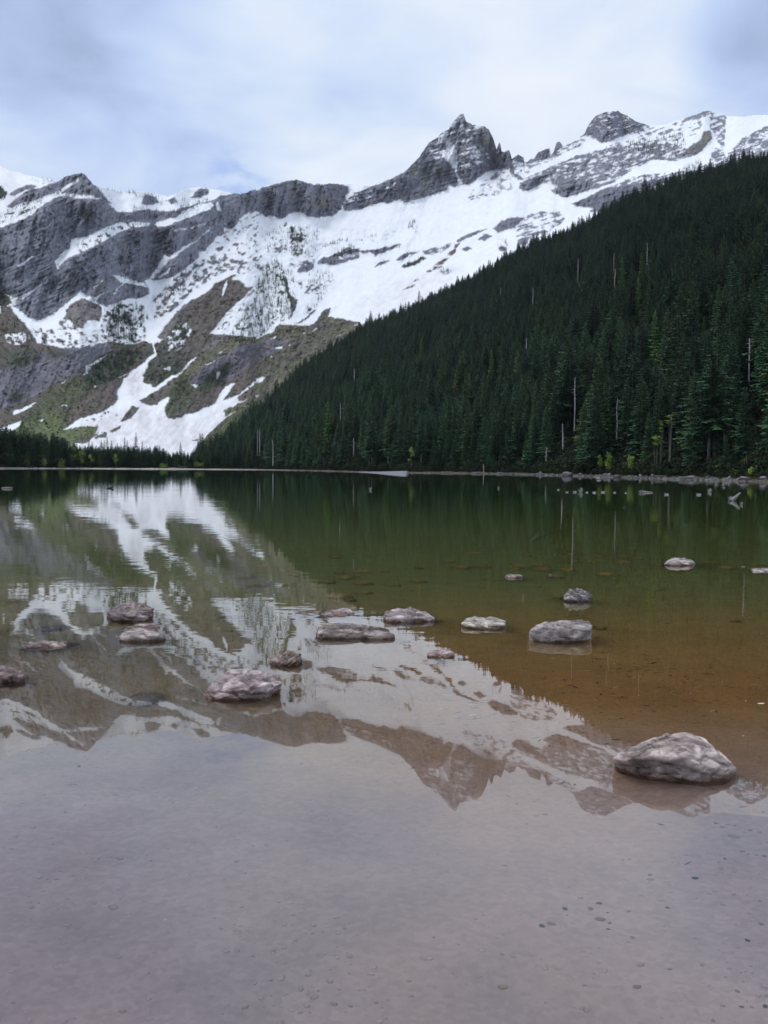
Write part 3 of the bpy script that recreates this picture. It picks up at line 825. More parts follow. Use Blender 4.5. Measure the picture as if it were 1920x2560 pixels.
# ---------------------------------------------------------------- water
bmx = bmesh.new()
bmesh.ops.create_cube(bmx, size=1.0)
for vv in bmx.verts:
    vv.co.x *= 2400
    vv.co.y = vv.co.y * 760 + 330
    vv.co.z = vv.co.z * 9 - 4.5
wm = bpy.data.meshes.new('lake_water')
bmx.to_mesh(wm); bmx.free()
m = bpy.data.materials.new('lake_water')
m.use_nodes = True
nt = m.node_tree
nt.nodes.clear()
out = nt.nodes.new('ShaderNodeOutputMaterial')
geo = N(nt, 'ShaderNodeNewGeometry')
sp = N(nt, 'ShaderNodeSeparateXYZ', ins={0: geo.outputs['Position']})
dist = sp.outputs[1]
mA = N(nt, 'ShaderNodeMapping', ins={'Vector': geo.outputs['Position'], 'Scale': (0.55, 1.0, 1.0), 'Rotation': (0, 0, 0.12)})
wa = N(nt, 'ShaderNodeTexNoise', ins={'Vector': mA.outputs[0], 'Scale': 2.3, 'Detail': 3.0, 'Roughness': 0.5})
wb = N(nt, 'ShaderNodeTexNoise', ins={'Vector': mA.outputs[0], 'Scale': 0.6, 'Detail': 4.0, 'Roughness': 0.5})
wz = N(nt, 'ShaderNodeTexNoise', ins={'Vector': geo.outputs['Position'], 'Scale': 0.16, 'Detail': 2.0})
ampA = maprange(nt, dist, 6.0, 13.0, 0.00010, 0.0017)
ampB = maprange(nt, dist, 10.0, 50.0, 0.0003, 0.0065)
calm = maprange(nt, wz.outputs[0], 0.35, 0.65, 0.5, 1.4)
hA = maths(nt, 'MULTIPLY', maths(nt, 'MULTIPLY', wa.outputs[0], ampA), calm)
hB = maths(nt, 'MULTIPLY', wb.outputs[0], ampB)
bp = N(nt, 'ShaderNodeBump', ins={'Strength': 1.0, 'Distance': 1.0, 'Height': maths(nt, 'ADD', hA, hB)})
gl = N(nt, 'ShaderNodeBsdfGlass', ins={'Color': (1, 1, 1, 1), 'Roughness': 0.0, 'IOR': 1.62, 'Normal': bp.outputs[0]})
va_ = N(nt, 'ShaderNodeVolumeAbsorption', ins={'Color': (0.46, 0.70, 0.40, 1), 'Density': 0.42})
nt.links.new(gl.outputs[0], out.inputs[0])
nt.links.new(va_.outputs[0], out.inputs[1])
tag(link('lake_water', wm, m), 'calm clear green lake water mirroring the mountain', None, None, 'structure')

# ---------------------------------------------------------------- thin haze
bmx = bmesh.new()
bmesh.ops.create_cube(bmx, size=1.0)
for vv in bmx.verts:
    vv.co.x *= 9000
    vv.co.y = vv.co.y * 3600 + 1500
    vv.co.z = vv.co.z * 1250 + 610
hm_ = bpy.data.meshes.new('haze')
bmx.to_mesh(hm_); bmx.free()
m = bpy.data.materials.new('haze')
m.use_nodes = True
nt = m.node_tree
nt.nodes.clear()
out = nt.nodes.new('ShaderNodeOutputMaterial')
pv = N(nt, 'ShaderNodeVolumePrincipled', ins={'Color': (0.86, 0.93, 1.0, 1), 'Density': 0.00003, 'Anisotropy': 0.2})
nt.links.new(pv.outputs[0], out.inputs[1])
tag(link('haze', hm_, m), 'thin bluish haze filling the valley', None, None, 'stuff')
# ---------------------------------------------------------------- forested hill on the right
HC = 260
hx = np.linspace(440, 2700, HC)
HRW = 90
hv = np.linspace(0, 1, HRW)[:, None]
h_d0 = shore_y(hx) + 4.0
h_d1 = np.maximum(np.interp(hx, HT_D[:, 0], HT_D[:, 1]), h_d0 + 6)
top_y = hilltop(hx) + 15.0 * FPX / h_d1 * 0.92
top_y = np.minimum(top_y, hor(hx) - 1)
z0, z1 = 0.45, CAM_H + (hor(hx) - top_y) / FPX * h_d1
HY = h_d0 + (h_d1 - h_d0) * hv
HZ = z0 + (z1 - z0) * (hv ** 1.10)
HX = (hx - 960) / FPX * HY
HZ = HZ + 3.5 * fbm(HX / 60, HY / 60, 4, 60) * np.minimum(1, hv * 5) * np.clip((1 - hv) * 6 + 0.3, 0, 1)
bk = []
for dd, dz in ((20, -3), (90, -40), (220, -140)):
    f = (h_d1 + dd) / h_d1
    bk.append(np.stack([HX[-1] * f, h_d1 + dd, np.maximum(HZ[-1] + dz, 0.4)], -1))
HV = np.concatenate([np.stack([HX, HY, HZ], -1).reshape(-1, 3)] + bk)
me = mesh_np('forested_hill', HV, grid_faces(HRW + 3, HC), True)
m, nt, b = material('forest_soil')
tcm = N(nt, 'ShaderNodeTexCoord')
nz = N(nt, 'ShaderNodeTexNoise', ins={'Vector': tcm.outputs['Object'], 'Scale': 0.15, 'Detail': 8.0, 'Roughness': 0.7})
nt.links.new(ramp(nt, nz.outputs[0], [(0.3, (0.012, 0.018, 0.009)), (0.6, (0.018, 0.024, 0.012)), (0.8, (0.025, 0.026, 0.015))]), b.inputs['Base Color'])
bumpn(nt, b, nz.outputs[0], 0.8, 1.0)
tag(link('forested_hill', me, m), 'dark forested hillside rising from the right shore', None, None, 'structure')


def hill_at(px, Y):
    """x, z of the hillside under a picture column at depth Y"""
    c = np.interp(px, hx, np.arange(HC))
    c0 = np.clip(c.astype(int), 0, HC - 2)
    f = c - c0
    d0 = h_d0[c0] * (1 - f) + h_d0[c0 + 1] * f
    d1 = h_d1[c0] * (1 - f) + h_d1[c0 + 1] * f
    r = np.clip((Y - d0) / (d1 - d0), 0, 1) * (HRW - 1)
    r0 = np.clip(r.astype(int), 0, HRW - 2)
    g = r - r0
    z = (HZ[r0, c0] * (1 - f) + HZ[r0, c0 + 1] * f) * (1 - g) + (HZ[r0 + 1, c0] * (1 - f) + HZ[r0 + 1, c0 + 1] * f) * g
    return (px - 960) / FPX * Y, z


# ---------------------------------------------------------------- trees
def leaf_mat(name, stops, spec=0.2):
    m, nt, b = material(name)
    oi = N(nt, 'ShaderNodeObjectInfo')
    tcm = N(nt, 'ShaderNodeTexCoord')
    nz = N(nt, 'ShaderNodeTexNoise', ins={'Vector': tcm.outputs['Object'], 'Scale': 0.9, 'Detail': 3.0})
    c = ramp(nt, oi.outputs['Random'], stops)
    vr = maprange(nt, nz.outputs[0], 0.3, 0.7, 0.65, 1.4, False)
    ln = N(nt, 'ShaderNodeTexNoise', ins={'Vector': oi.outputs['Location'], 'Scale': 0.022, 'Detail': 3.0})
    vr = maths(nt, 'MULTIPLY', vr, maprange(nt, ln.outputs[0], 0.32, 0.68, 0.65, 1.3, False))
    c2 = mixc(nt, 1.0, c, N(nt, 'ShaderNodeCombineColor', ins={0: vr, 1: vr, 2: vr}).outputs[0], 'MULTIPLY')
    nt.links.new(c2, b.inputs['Base Color'])
    b.inputs['Roughness'].default_value = 0.75
    b.inputs['Specular IOR Level'].default_value = spec
    return m


NEEDLE = leaf_mat('conifer_needles', [(0.0, (0.014, 0.040, 0.022)), (0.3, (0.024, 0.062, 0.032)), (0.6, (0.036, 0.090, 0.044)), (0.82, (0.042, 0.088, 0.034)), (0.94, (0.055, 0.095, 0.034)), (1.0, (0.085, 0.12, 0.042))])
LARCH = leaf_mat('fresh_larch_needles', [(0, (0.08, 0.19, 0.032)), (1, (0.13, 0.25, 0.04))])
LEAF = leaf_mat('fresh_green_leaves', [(0, (0.19, 0.29, 0.055)), (1, (0.30, 0.37, 0.09))])
mb, ntb, bb = material('tree_bark')
tcb = N(ntb, 'ShaderNodeTexCoord')
nb = N(ntb, 'ShaderNodeTexNoise', ins={'Vector': tcb.outputs['Object'], 'Scale': 3.0, 'Detail': 6.0})
ntb.links.new(ramp(ntb, nb.outputs[0], [(0.3, (0.055, 0.048, 0.042)), (0.7, (0.15, 0.135, 0.12))]), bb.inputs['Base Color'])
BARK = mb
mb, ntb, bb = material('bleached_dead_wood')
tcb = N(ntb, 'ShaderNodeTexCoord')
mpb = N(ntb, 'ShaderNodeMapping', ins={'Vector': tcb.outputs['Object'], 'Scale': (1, 1, 0.2)})
nb = N(ntb, 'ShaderNodeTexNoise', ins={'Vector': mpb.outputs[0], 'Scale': 6.0, 'Detail': 6.0})
ntb.links.new(ramp(ntb, nb.outputs[0], [(0.25, (0.12, 0.105, 0.10)), (0.6, (0.30, 0.28, 0.27)), (0.8, (0.40, 0.375, 0.365))]), bb.inputs['Base Color'])
bumpn(ntb, bb, nb.outputs[0], 0.5, 0.05)
DEADW = mb
SNAGW = mb.copy()
SNAGW.name = 'bleached_snag_wood'
for n_ in SNAGW.node_tree.nodes:
    if n_.type == 'VALTORGB':
        for e_, c_ in zip(n_.color_ramp.elements, ((0.24, 0.22, 0.21), (0.58, 0.56, 0.55), (0.70, 0.68, 0.67))):
            e_.color = (*c_, 1)


def conifer_mesh(seed, H=16.0, R=2.3, base=0.14, levels=34, nbr=6, dead=False, sparse=1.0):
    r = np.random.RandomState(seed)
    V, Fc = [], []
    for i in range(levels):
        t = (i + r.rand() * 0.5) / levels
        z = H * (base + (1 - base) * t ** 0.92)
        fr_ = (z / H - base) / (1 - base)
        rad = R * (1 - fr_) ** 0.72 * (0.6 + 0.5 * r.rand()) + 0.22
        if fr_ < 0.12:
            rad *= 0.55 + 3.5 * fr_
        n = max(3, int(nbr * (0.6 + 0.4 * (1 - fr_)) + r.rand()))
        a0 = r.rand() * 6.28
        for k in range(n):
            if r.rand() > sparse:
                continue
            a = a0 + 6.283 * k / n + r.randn() * 0.2
            L = rad * (0.72 + 0.5 * r.rand())
            dr = -(0.10 + 0.45 * (1 - fr_)) * (0.6 + 0.6 * r.rand())
            ca, sa = math.cos(a), math.sin(a)
            nseg = 3 if L > 1.0 else 2
            prev = None
            for j in range(nseg):
                s0, s1 = 0.15 + 0.85 * j / nseg, 0.15 + 0.85 * (j + 1) / nseg
                p0 = np.array([ca * L * s0, sa * L * s0, z + dr * L * s0 + 0.16 * L * s0 * s0])
                p1 = np.array([ca * L * s1, sa * L * s1, z + dr * L * s1 + 0.16 * L * s1 * s1])
                w = (0.24 + 0.22 * L) * (1.15 - 0.75 * s0) * (0.8 + 0.4 * r.rand())
                side = np.array([-sa, ca, 0])
                hang = np.array([0, 0, -1.0])
                for sg in (-1, 1):
                    q = p0 * 0.45 + p1 * 0.55 + side * sg * w + hang * w * (0.25 + 0.4 * r.rand()) + np.array([ca, sa, 0]) * w * 0.5
                    b0 = len(V)
                    V += [p0, p1 + np.array([ca, sa, 0]) * 0.1 * L, q]
                    Fc.append((b0, b0 + 1, b0 + 2))
                b0 = len(V)
                q = (p0 + p1) / 2 + hang * w * (0.6 + 0.5 * r.rand()) + r.randn(3) * 0.05
                V += [p0, p1, q]
                Fc.append((b0, b0 + 1, b0 + 2))
    for k in range(4):       # leader
        a = 1.57 * k
        b0 = len(V)
        V += [np.array([0, 0, H * 1.02]), np.array([math.cos(a) * 0.22, math.sin(a) * 0.22, H * 0.95]), np.array([math.cos(a + 1.3) * 0.16, math.sin(a + 1.3) * 0.16, H * 0.955])]
        Fc.append((b0, b0 + 1, b0 + 2))
    me = mesh_np('crown', np.array(V), np.array(Fc))
    return me


def tube(pts, rad, n=6, cap=True):
    pts = [Vector(p) for p in pts]
    V, Fc = [], []
    for i, (p, r) in enumerate(zip(pts, rad)):
        d = (pts[min(i + 1, len(pts) - 1)] - pts[max(i - 1, 0)]).normalized()
        a = d.orthogonal().normalized()
        bq = d.cross(a)
        for k in range(n):
            t = 2 * math.pi * k / n
            V.append(p + (a * math.cos(t) + bq * math.sin(t)) * r)
    for i in range(len(pts) - 1):
        for k in range(n):
            k2 = (k + 1) % n
            Fc.append((i * n + k, i * n + k2, (i + 1) * n + k2, (i + 1) * n + k))
    return V, Fc


def mesh_parts(name, parts, smooth=True):
    V, Fc = [], []
    for v_, f_ in parts:
        o = len(V)
        V += [tuple(p) for p in v_]
        Fc += [tuple(i + o for i in f) for f in f_]
    me = bpy.data.meshes.new(name)
    me.from_pydata(V, [], Fc)
    if smooth:
        me.polygons.foreach_set('use_smooth', np.ones(len(me.polygons), dtype=bool))
    me.update()
    return me


def trunk_mesh(H=16.0, r=0.22, top=0.97, seed=0):
    rr = np.random.RandomState(seed)
    pts = [(rr.randn() * 0.03, rr.randn() * 0.03, z * H) for z in (-0.04, 0.15, 0.4, 0.7, top)]
    return mesh_parts('trunk', [tube(pts, [r * 1.25, r, r * 0.75, r * 0.42, 0.03], 6)])


kinds = []
for seed, kw in enumerate((dict(R=3.0, base=0.08), dict(R=2.3, base=0.14, levels=36), dict(R=3.4, base=0.20, nbr=6), dict(R=2.6, base=0.30, levels=28, sparse=0.8), dict(R=2.8, base=0.06, levels=28, sparse=0.92), dict(R=2.0, base=0.10, levels=32))):
    cm = conifer_mesh(100 + seed, **kw)
    cm.materials.append(NEEDLE)
    tm = trunk_mesh(seed=seed)
    tm.materials.append(BARK)
    kinds.append((cm, tm))
sm_c = conifer_mesh(200, H=16, R=2.0, base=0.02, levels=13, nbr=5)
sm_c.materials.append(NEEDLE)

rng = np.random.RandomState(5)


def empty(name, loc, rz=0.0, s=1.0):
    o = bpy.data.objects.new(name, None)
    o.empty_display_size = 0.5
    col.objects.link(o)
    o.location = loc
    o.rotation_euler = (0, 0, rz)
    o.scale = s if isinstance(s, tuple) else (s, s, s)
    return o


def conifer(k, loc, height, label, group, wide=1.0, name='conifer_tree'):
    o = empty(name, loc, rng.rand() * 6.28, (height / 16.0 * wide, height / 16.0 * wide, height / 16.0))
    link('crown', kinds[k][0], None, o)
    link('trunk', kinds[k][1], None, o)
    tag(o, label, 'tree', group)
    return o


def hill_point(px, py, lo=2.0):
    """depth where the sight line through px, py meets the hillside"""
    Yg = np.linspace(float(shore_y(px)) + lo, float(np.interp(px, hx, h_d1)), 400)
    _, zz_ = hill_at(np.full(400, float(px)), Yg)
    ray = CAM_H + (hor(px) - py) / FPX * Yg
    k = np.argmax(ray < zz_) if (ray < zz_).any() else 399
    k = max(k, 0)
    return (px - 960) / FPX * Yg[k], Yg[k], zz_[k]


SNAGS = ((1433, 945, 1062, 0.22, 'tall straight white snag left of the green leaning conifer'),
                            (1539, 997, 1105, 0.34, 'thick pale snag with side stubs in the lower forest'),
                            (1674, 1043, 1118, 0.38, 'broken grey snag under the yellow-green birch crown'),
                            (1865, 848, 942, 0.26, 'tall white snag near the right edge of the forest'),
                            (1527, 677, 712, 0.30, 'short white snag beside the bright hilltop larch'),
                            (1325, 724, 757, 0.34, 'short pale snag high on the left part of the hill'),
                            (1436, 652, 684, 0.30, 'thin pale snag just under the hill crest'),
                            (1311, 848, 866, 0.34, 'stubby pale snag in the middle of the hill'),
                            (884, 922, 946, 0.34, 'small white snag on the left slope of the forest'),
                            (850, 1007, 1028, 0.34, 'small forked white snag above the gravel bar'),
                            (1606, 614, 640, 0.30, 'small bright snag below the crest of the hill'),
                            (1524, 640, 660, 0.25, 'thin white snag left of the hilltop larch'),
                            (682, 1100, 1160, 0.30, 'white dead trunk standing on the far right bank'),
                            (649, 1070, 1130, 0.26, 'taller of two dead trunks near the foot of the hill'),
                            (643, 1074, 1128, 0.22, 'shorter of two dead trunks near the foot of the hill'),
                            (883, 1096, 1138, 0.28, 'pale dead trunk above the left tip of the gravel bar'),
                            (1364, 1120, 1160, 0.2, 'grey bare trunk left of the tall straight snag'),
                            (1405, 1060, 1130, 0.24, 'grey bare trunk between dark conifers near the bank'),
                            (1245, 724, 742, 0.3, 'tiny white snag on the upper left slope'),
                            (1208, 1160, 1172, 0.12, 'short grey dead trunk at the water by the low bank'))
LARCHES = ((1629, 779, 890, 'large bright green larch halfway up the hillside above the shore boulders'),
                          (1544, 650, 712, 'bright yellow-green larch high on the hillside beside a pale snag'),
                          (1592, 636, 684, 'dull green larch near the top of the hillside'),
                          (1434, 686, 712, 'small bright larch tip among dark trees high on the hill'),
                          (1586, 700, 790, 'slender green larch below the two hilltop larches'),
                          (1224, 875, 930, 'bright green larch in the middle of the hillside'),
                          (1051, 846, 884, 'small yellow-green larch left of the middle of the hillside'),
                          (819, 1000, 1085, 'olive green larch low on the hillside above the gravel bar'),
                          (1750, 792, 830, 'muted green larch crown right of the large larch'))
SNAG_POS, LARCH_POS = [], []
for px, py0, py1, r, lab in SNAGS:
    if py1 > 1165:
        Y = float(shore_y(px)) + rng.uniform(3, 5)
    else:
        _, Y, z = hill_point(px, py1 + (28 if py1 < 1080 else 12))
    _, z = hill_at(np.array([float(px)]), np.array([Y]))
    SNAG_POS.append((Y, float(z[0])))
for px, py0, py1, lab in LARCHES:
    _, Y, z = hill_point(px, min(py1 + 26, 1150))
    LARCH_POS.append((Y, float(z)))

# hillside trees: positions drawn evenly over the slope
cand = []
n_try = 60000
pxs = rng.uniform(480, 2150, n_try)
ymax = np.interp(pxs, hx, h_d1)
ymin = np.interp(pxs, hx, h_d0) + 2.5
yy = np.sqrt(rng.uniform(0, 1, n_try) * (1150.0 ** 2 - 100.0 ** 2) + 100.0 ** 2)
ok = (yy > ymin) & (yy < ymax + 8)
pxs, yy = pxs[ok], yy[ok]
hxw, hzw = hill_at(pxs, np.minimum(yy, np.interp(pxs, hx, h_d1)))
hxw = (pxs - 960) / FPX * yy
cell = {}
keep = []
for i in range(len(pxs)):
    g_ = 3.9 if yy[i] > shore_y(pxs[i]) + 40 else 3.8
    key = (int(hxw[i] / g_), int(yy[i] / g_), g_ > 4)
    if key in cell:
        continue
    cell[key] = 1
    keep.append(i)
keep = np.array(keep)
tpx, tY, tX, tZ = pxs[keep], yy[keep], hxw[keep], hzw[keep]
dS = tY - shore_y(tpx)
tH = np.clip(14.5 + 3.6 * rng.randn(len(tpx)), 6, 24)
tH = tH * np.where(dS < 60, 1.08, 1.0) * np.where(dS < 9, rng.uniform(0.45, 1.0, len(tH)), 1)
tH = np.where(rng.rand(len(tH)) < 0.05, tH * 1.25, tH)
tH *= np.interp(tpx, [480, 620, 900, 1400], [0.62, 0.8, 0.92, 1.0])
tK = rng.randint(0, 6, len(tpx))
print('hill trees', len(tpx))
top_px = hor(tpx) - (tZ + tH - CAM_H) / tY * FPX
drop = np.zeros(len(tpx), bool)
for (q, (Ys, zs)), wpx in [((s_, p_), 7) for s_, p_ in zip(SNAGS, SNAG_POS)] + [((s_, p_), 15) for s_, p_ in zip(LARCHES, LARCH_POS)]:
    drop |= (np.abs(tpx - q[0]) < wpx + 1.5 * FPX / tY) & (tY < Ys + 2) & (top_px < q[2] - 6)
tpx, tY, tX, tZ, dS, tH, tK = [a_[~drop] for a_ in (tpx, tY, tX, tZ, dS, tH, tK)]
inv = (tpx > 490) & (tpx < 1950)
app = np.where(inv & (dS < 26), tH / tY, 0) * np.where(dS < 14, 1.3, 1.0)
order = np.argsort(-app)
first = order[:212]
rest = np.setdiff1d(np.arange(len(tpx)), first)


ZW = [(800, "far end of the right bank"), (1040, "bank behind the gravel bar"), (1300, "low brown bank"), (1600, "bank of boulders"), (9999, "near bank at right")]
for i in first:
    w = [z_[1] for z_ in ZW if tpx[i] < z_[0]][0]
    row = 'front row' if dS[i] < 10 else 'second row'
    size = 'tall' if tH[i] > 16 else ('medium' if tH[i] > 12 else 'short')
    shape = ['bushy', 'slim', 'broad', 'thin ragged', 'open', 'narrow'][int(tK[i])]
    conifer(int(tK[i]), (tX[i], tY[i], tZ[i] - 0.2), float(tH[i]),
            '%s %s dark conifer, %s, %s' % (size, shape, row, w), 'conifers along the %s' % w, rng.uniform(0.9, 1.2))


def gn_scatter(name, P, kind, scale3, rot, sources, mat=None):
    """one object: every point carries one of the source meshes"""
    me = bpy.data.meshes.new(name)
    me.vertices.add(len(P))
    me.vertices.foreach_set('co', np.ascontiguousarray(P, dtype=np.float32).ravel())
    a = me.attributes.new('kind', 'INT', 'POINT'); a.data.foreach_set('value', np.asarray(kind, dtype=np.int32))
    a = me.attributes.new('size', 'FLOAT_VECTOR', 'POINT'); a.data.foreach_set('vector', np.ascontiguousarray(scale3, dtype=np.float32).ravel())
    a = me.attributes.new('turn', 'FLOAT_VECTOR', 'POINT')
    a.data.foreach_set('vector', np.ascontiguousarray(rot, dtype=np.float32).ravel())
    o = link(name, me)
    ng = bpy.data.node_groups.new(name, 'GeometryNodeTree')
    ng.interface.new_socket('Geometry', in_out='INPUT', socket_type='NodeSocketGeometry')
    ng.interface.new_socket('Geometry', in_out='OUTPUT', socket_type='NodeSocketGeometry')
    gi, go = ng.nodes.new('NodeGroupInput'), ng.nodes.new('NodeGroupOutput')
    jn = ng.nodes.new('GeometryNodeJoinGeometry')
    na = lambda nm, ty: N(ng, 'GeometryNodeInputNamedAttribute', data_type=ty, ins={'Name': nm})
    ki, si, tu = na('kind', 'INT'), na('size', 'FLOAT_VECTOR'), na('turn', 'FLOAT_VECTOR')
    for k, objs in enumerate(sources):
        cmp_ = ng.nodes.new('FunctionNodeCompare')
        cmp_.data_type = 'INT'
        cmp_.operation = 'EQUAL'
        ng.links.new([s for s in ki.outputs if s.enabled][0], [s for s in cmp_.inputs if s.enabled][0])
        [s for s in cmp_.inputs if s.enabled][1].default_value = k
        j2 = ng.nodes.new('GeometryNodeJoinGeometry')
        for ob in objs:
            inf = N(ng, 'GeometryNodeObjectInfo', transform_space='ORIGINAL', ins={'Object': ob})
            ng.links.new(inf.outputs['Geometry'], j2.inputs[0])
        ip = ng.nodes.new('GeometryNodeInstanceOnPoints')
        ng.links.new(gi.outputs[0], ip.inputs['Points'])
        ng.links.new(cmp_.outputs[0], ip.inputs['Selection'])
        ng.links.new(j2.outputs[0], ip.inputs['Instance'])
        ng.links.new([s for s in tu.outputs if s.enabled][0], ip.inputs['Rotation'])
        ng.links.new([s for s in si.outputs if s.enabled][0], ip.inputs['Scale'])
        ng.links.new(ip.outputs[0], jn.inputs[0])
    ng.links.new(jn.outputs[0], go.inputs[0])
    md = o.modifiers.new('scatter', 'NODES')
    md.node_group = ng
    return o


def source(me):
    """a mesh the scatters read; it is not linked to the scene itself"""
    return bpy.data.objects.new(me.name + '_source', me)


SRC = [(source(c), source(t)) for c, t in kinds]
s = tH[rest] / 16.0
wd = s * rng.uniform(0.9, 1.2, len(s))
o = gn_scatter('hillside_conifer_forest', np.stack([tX[rest], tY[rest], tZ[rest] - 0.2], -1), tK[rest], np.stack([wd, wd, s], -1),
               np.stack([0 * s, 0 * s, rng.rand(len(s)) * 6.28], -1), SRC)
tag(o, 'dense dark green conifer forest covering the right hillside', 'forest', None, 'stuff')

# left far shore
flat_z = lambda px, Y: np.interp(Y - shore_y(px), [0, 2, 6, 15, 60, 400], [0, 0.22, 0.5, 0.9, 1.4, 2.5])
tops = [(10,110),(35,140),(60,70),(85,120),(100,112),(135,150),(165,165),(200,190),(240,127),(268,130),(300,185),(320,150),(345,190),(380,200),(405,215),(440,230),(460,165),(480,215),(505,178),(530,280),(560,300),(590,300),(620,285),(650,275),(680,270),(710,187),(735,205),(770,232),(790,240),(810,190),(832,190),(855,160),(890,197),(912,250),(935,215),(965,222),(995,167),(1015,190),(1040,230),(1060,235),(1085,130),(1110,240),(1135,200),(1170,235),(1200,240),(1235,227),(1255,230),(1275,235),(1300,280),(1320,300),(1350,305),(1375,282),(1400,290),(1420,290),(1440,210),(1460,305),(1480,330),(1500,305),(1525,290)]
cnt = 0
for x, y in tops:
    px, pt = x / 3.19, 1040 + y / 3.19
    Y = shore_y(px) + 9 + rng.rand() * 16
    z = float(flat_z(px, Y))
    X = (px - 960) / FPX * Y
    H = CAM_H + (hor(px) - pt) / FPX * Y - z
    tall = x in (1085, 1440, 60, 240)
    if tall:
        lab = {1085: 'tallest conifer on the far shore, standing against the avalanche snow', 1440: 'lone tall conifer against the foot of the avalanche snow', 60: 'tall pointed conifer at the far left end of the lake', 240: 'tall slim conifer before the bright green slope'}[x]
        grp = None
    else:
        w = 'before the green slope' if px < 165 else ('before the avalanche fan' if px < 400 else 'at the narrow gap below the snow')
        lab = '%s conifer on the far shore %s' % ('low' if H < 10 else ('middling' if H < 13 else 'high pointed'), w)
        grp = 'conifers on the far shore %s' % w
    conifer(int(rng.choice([0, 1, 4, 5])), (X, Y, z - 0.1), float(H), lab, grp, 0.72 if H > 15 else 0.95)
    cnt += 1
n = 900
px = np.concatenate([rng.uniform(-150, 410, 800), rng.uniform(410, 560, 100)])
Y = shore_y(px) + 7 + rng.uniform(0, 30, n)
H = rng.uniform(7.5, 12.5, n) * np.interp(px, [0, 150, 200, 400, 430], [1.5, 1.3, 0.88, 0.9, 0.70])
z = flat_z(px, Y)
s = H / 16
o = gn_scatter('far_shore_thicket', np.stack([(px - 960) / FPX * Y, Y, z - 0.2], -1), rng.choice([0, 2, 4], n), np.stack([s * 1.2, s * 1.2, s], -1), np.stack([0 * s, 0 * s, rng.rand(n) * 6.28], -1), SRC)
tag(o, 'thicket of low conifers filling in the far shore grove', 'forest', None, 'stuff')

# small trees on the mountain
def strees(o, pts, n, h0, h1, L):
    p = T(o, pts)
    x0, y0 = p.min(0); x1, y1 = p.max(0)
    q = rng.uniform(0, 1, (n * 4, 2)) * (x1 - x0, y1 - y0) + (x0, y0)
    ins = np.zeros(len(q), bool)
    for k in range(len(p)):
        a, c = p[k], p[(k + 1) % len(p)]
        if a[1] == c[1]:
            continue
        ins ^= ((q[:, 1] >= min(a[1], c[1])) & (q[:, 1] < max(a[1], c[1])) & (q[:, 0] < a[0] + (q[:, 1] - a[1]) * (c[0] - a[0]) / (c[1] - a[1])))
    q = q[ins]
    cl = fbm(q[:, 0] / 9, q[:, 1] / 14, 2, 70 + len(L))
    q = q[cl > -0.15][:n]
    for a in q:
        L.append((a[0], a[1], rng.uniform(h0, h1)))


ML = []
strees(_A, [520,640, 480,600, 600,560, 700,490, 830,480, 760,535, 640,595], 160, 5, 10, ML)
strees(_A, [0,400, 120,340, 250,300, 300,330, 200,400, 0,470], 260, 4, 9, ML)
strees(_A, [-60,200, 40,240, 40,310, -60,320], 60, 6, 12, ML)
strees(_A, [300,290, 400,240, 440,270, 380,290], 40, 5, 9, ML)
strees(_A, [400,270, 680,290, 720,330, 600,312, 450,290], 60, 5, 9, ML)
strees(_A, [400,160, 520,135, 620,215, 740,300, 720,325, 640,260, 560,190, 430,180], 50, 5, 10, ML)
strees(_A, [200,160, 380,190, 300,215, 210,190], 30, 5, 9, ML)
strees(_A, [640,215, 800,250, 1000,262, 1040,300, 900,290, 700,250], 70, 6, 11, ML)
strees(_A, [870,350, 1060,380, 1180,350, 1300,300, 1380,310, 1200,400, 1000,430, 840,400], 180, 6, 11, ML)
strees(_A, [900,280, 1030,300, 1140,330, 1350,230, 1340,270, 1150,340, 1000,350], 70, 6, 12, ML)
strees(_A, [1100,460, 1250,390, 1370,340, 1370,370, 1200,440], 50, 5, 9, ML)
strees(_A, [840,470, 960,460, 950,490, 860,495], 25, 6, 12, ML)
strees(_A, [180,300, 280,290, 200,400, 120,400], 40, 5, 9, ML)
strees(_A, [130,960, 300,850, 420,740, 500,680, 420,720, 280,830], 40, 6, 10, ML)
strees(_A, [1040,930, 1090,860, 1200,760, 1240,800, 1190,880, 1060,1010], 90, 8, 15, ML)
strees(_A, [700,1060, 780,970, 880,980, 960,1060, 960,1141, 700,1141], 120, 10, 20, ML)
strees(_A, [0,900, 60,920, 80,1000, 0,1060], 60, 7, 13, ML)
strees(_D, [690,150, 760,0, 800,10, 860,150, 900,235, 830,262, 690,250], 240, 12, 24, ML)
strees(_D, [560,440, 600,390, 700,340, 860,290, 930,320, 900,380, 820,450, 760,480, 680,530, 600,525, 540,510], 330, 11, 22, ML)
strees(_D, [920,470, 960,400, 1020,360, 1160,390, 1160,440, 1060,500, 990,530, 930,510], 130, 9, 17, ML)
strees(_D, [1010,340, 1020,260, 1130,230, 1170,330, 1100,370], 60, 8, 16, ML)
strees(_D, [1120,170, 1210,150, 1200,270, 1120,300], 50, 8, 16, ML)
strees(_D, [1290,530, 1370,430, 1480,380, 1540,370, 1500,430, 1460,480, 1340,575, 1290,585], 90, 8, 16, ML)
strees(_D, [0,380, 150,300, 250,290, 260,340, 180,400, 60,420, 0,430], 80, 7, 12, ML)
strees(_D, [0,60, 100,90, 180,180, 190,250, 40,260, 0,240], 90, 8, 15, ML)
strees(_D, [100,820, 160,740, 240,700, 300,760, 240,800, 150,830], 60, 14, 26, ML)
strees(_D, [380,720, 520,640, 500,720, 420,760], 14, 12, 24, ML)
strees(_D, [270,600, 520,460, 660,540, 520,620, 300,700], 60, 7, 12, ML)
strees(_D, [1480,230, 1600,20, 1659,0, 1659,250, 1560,260], 240, 9, 17, ML)
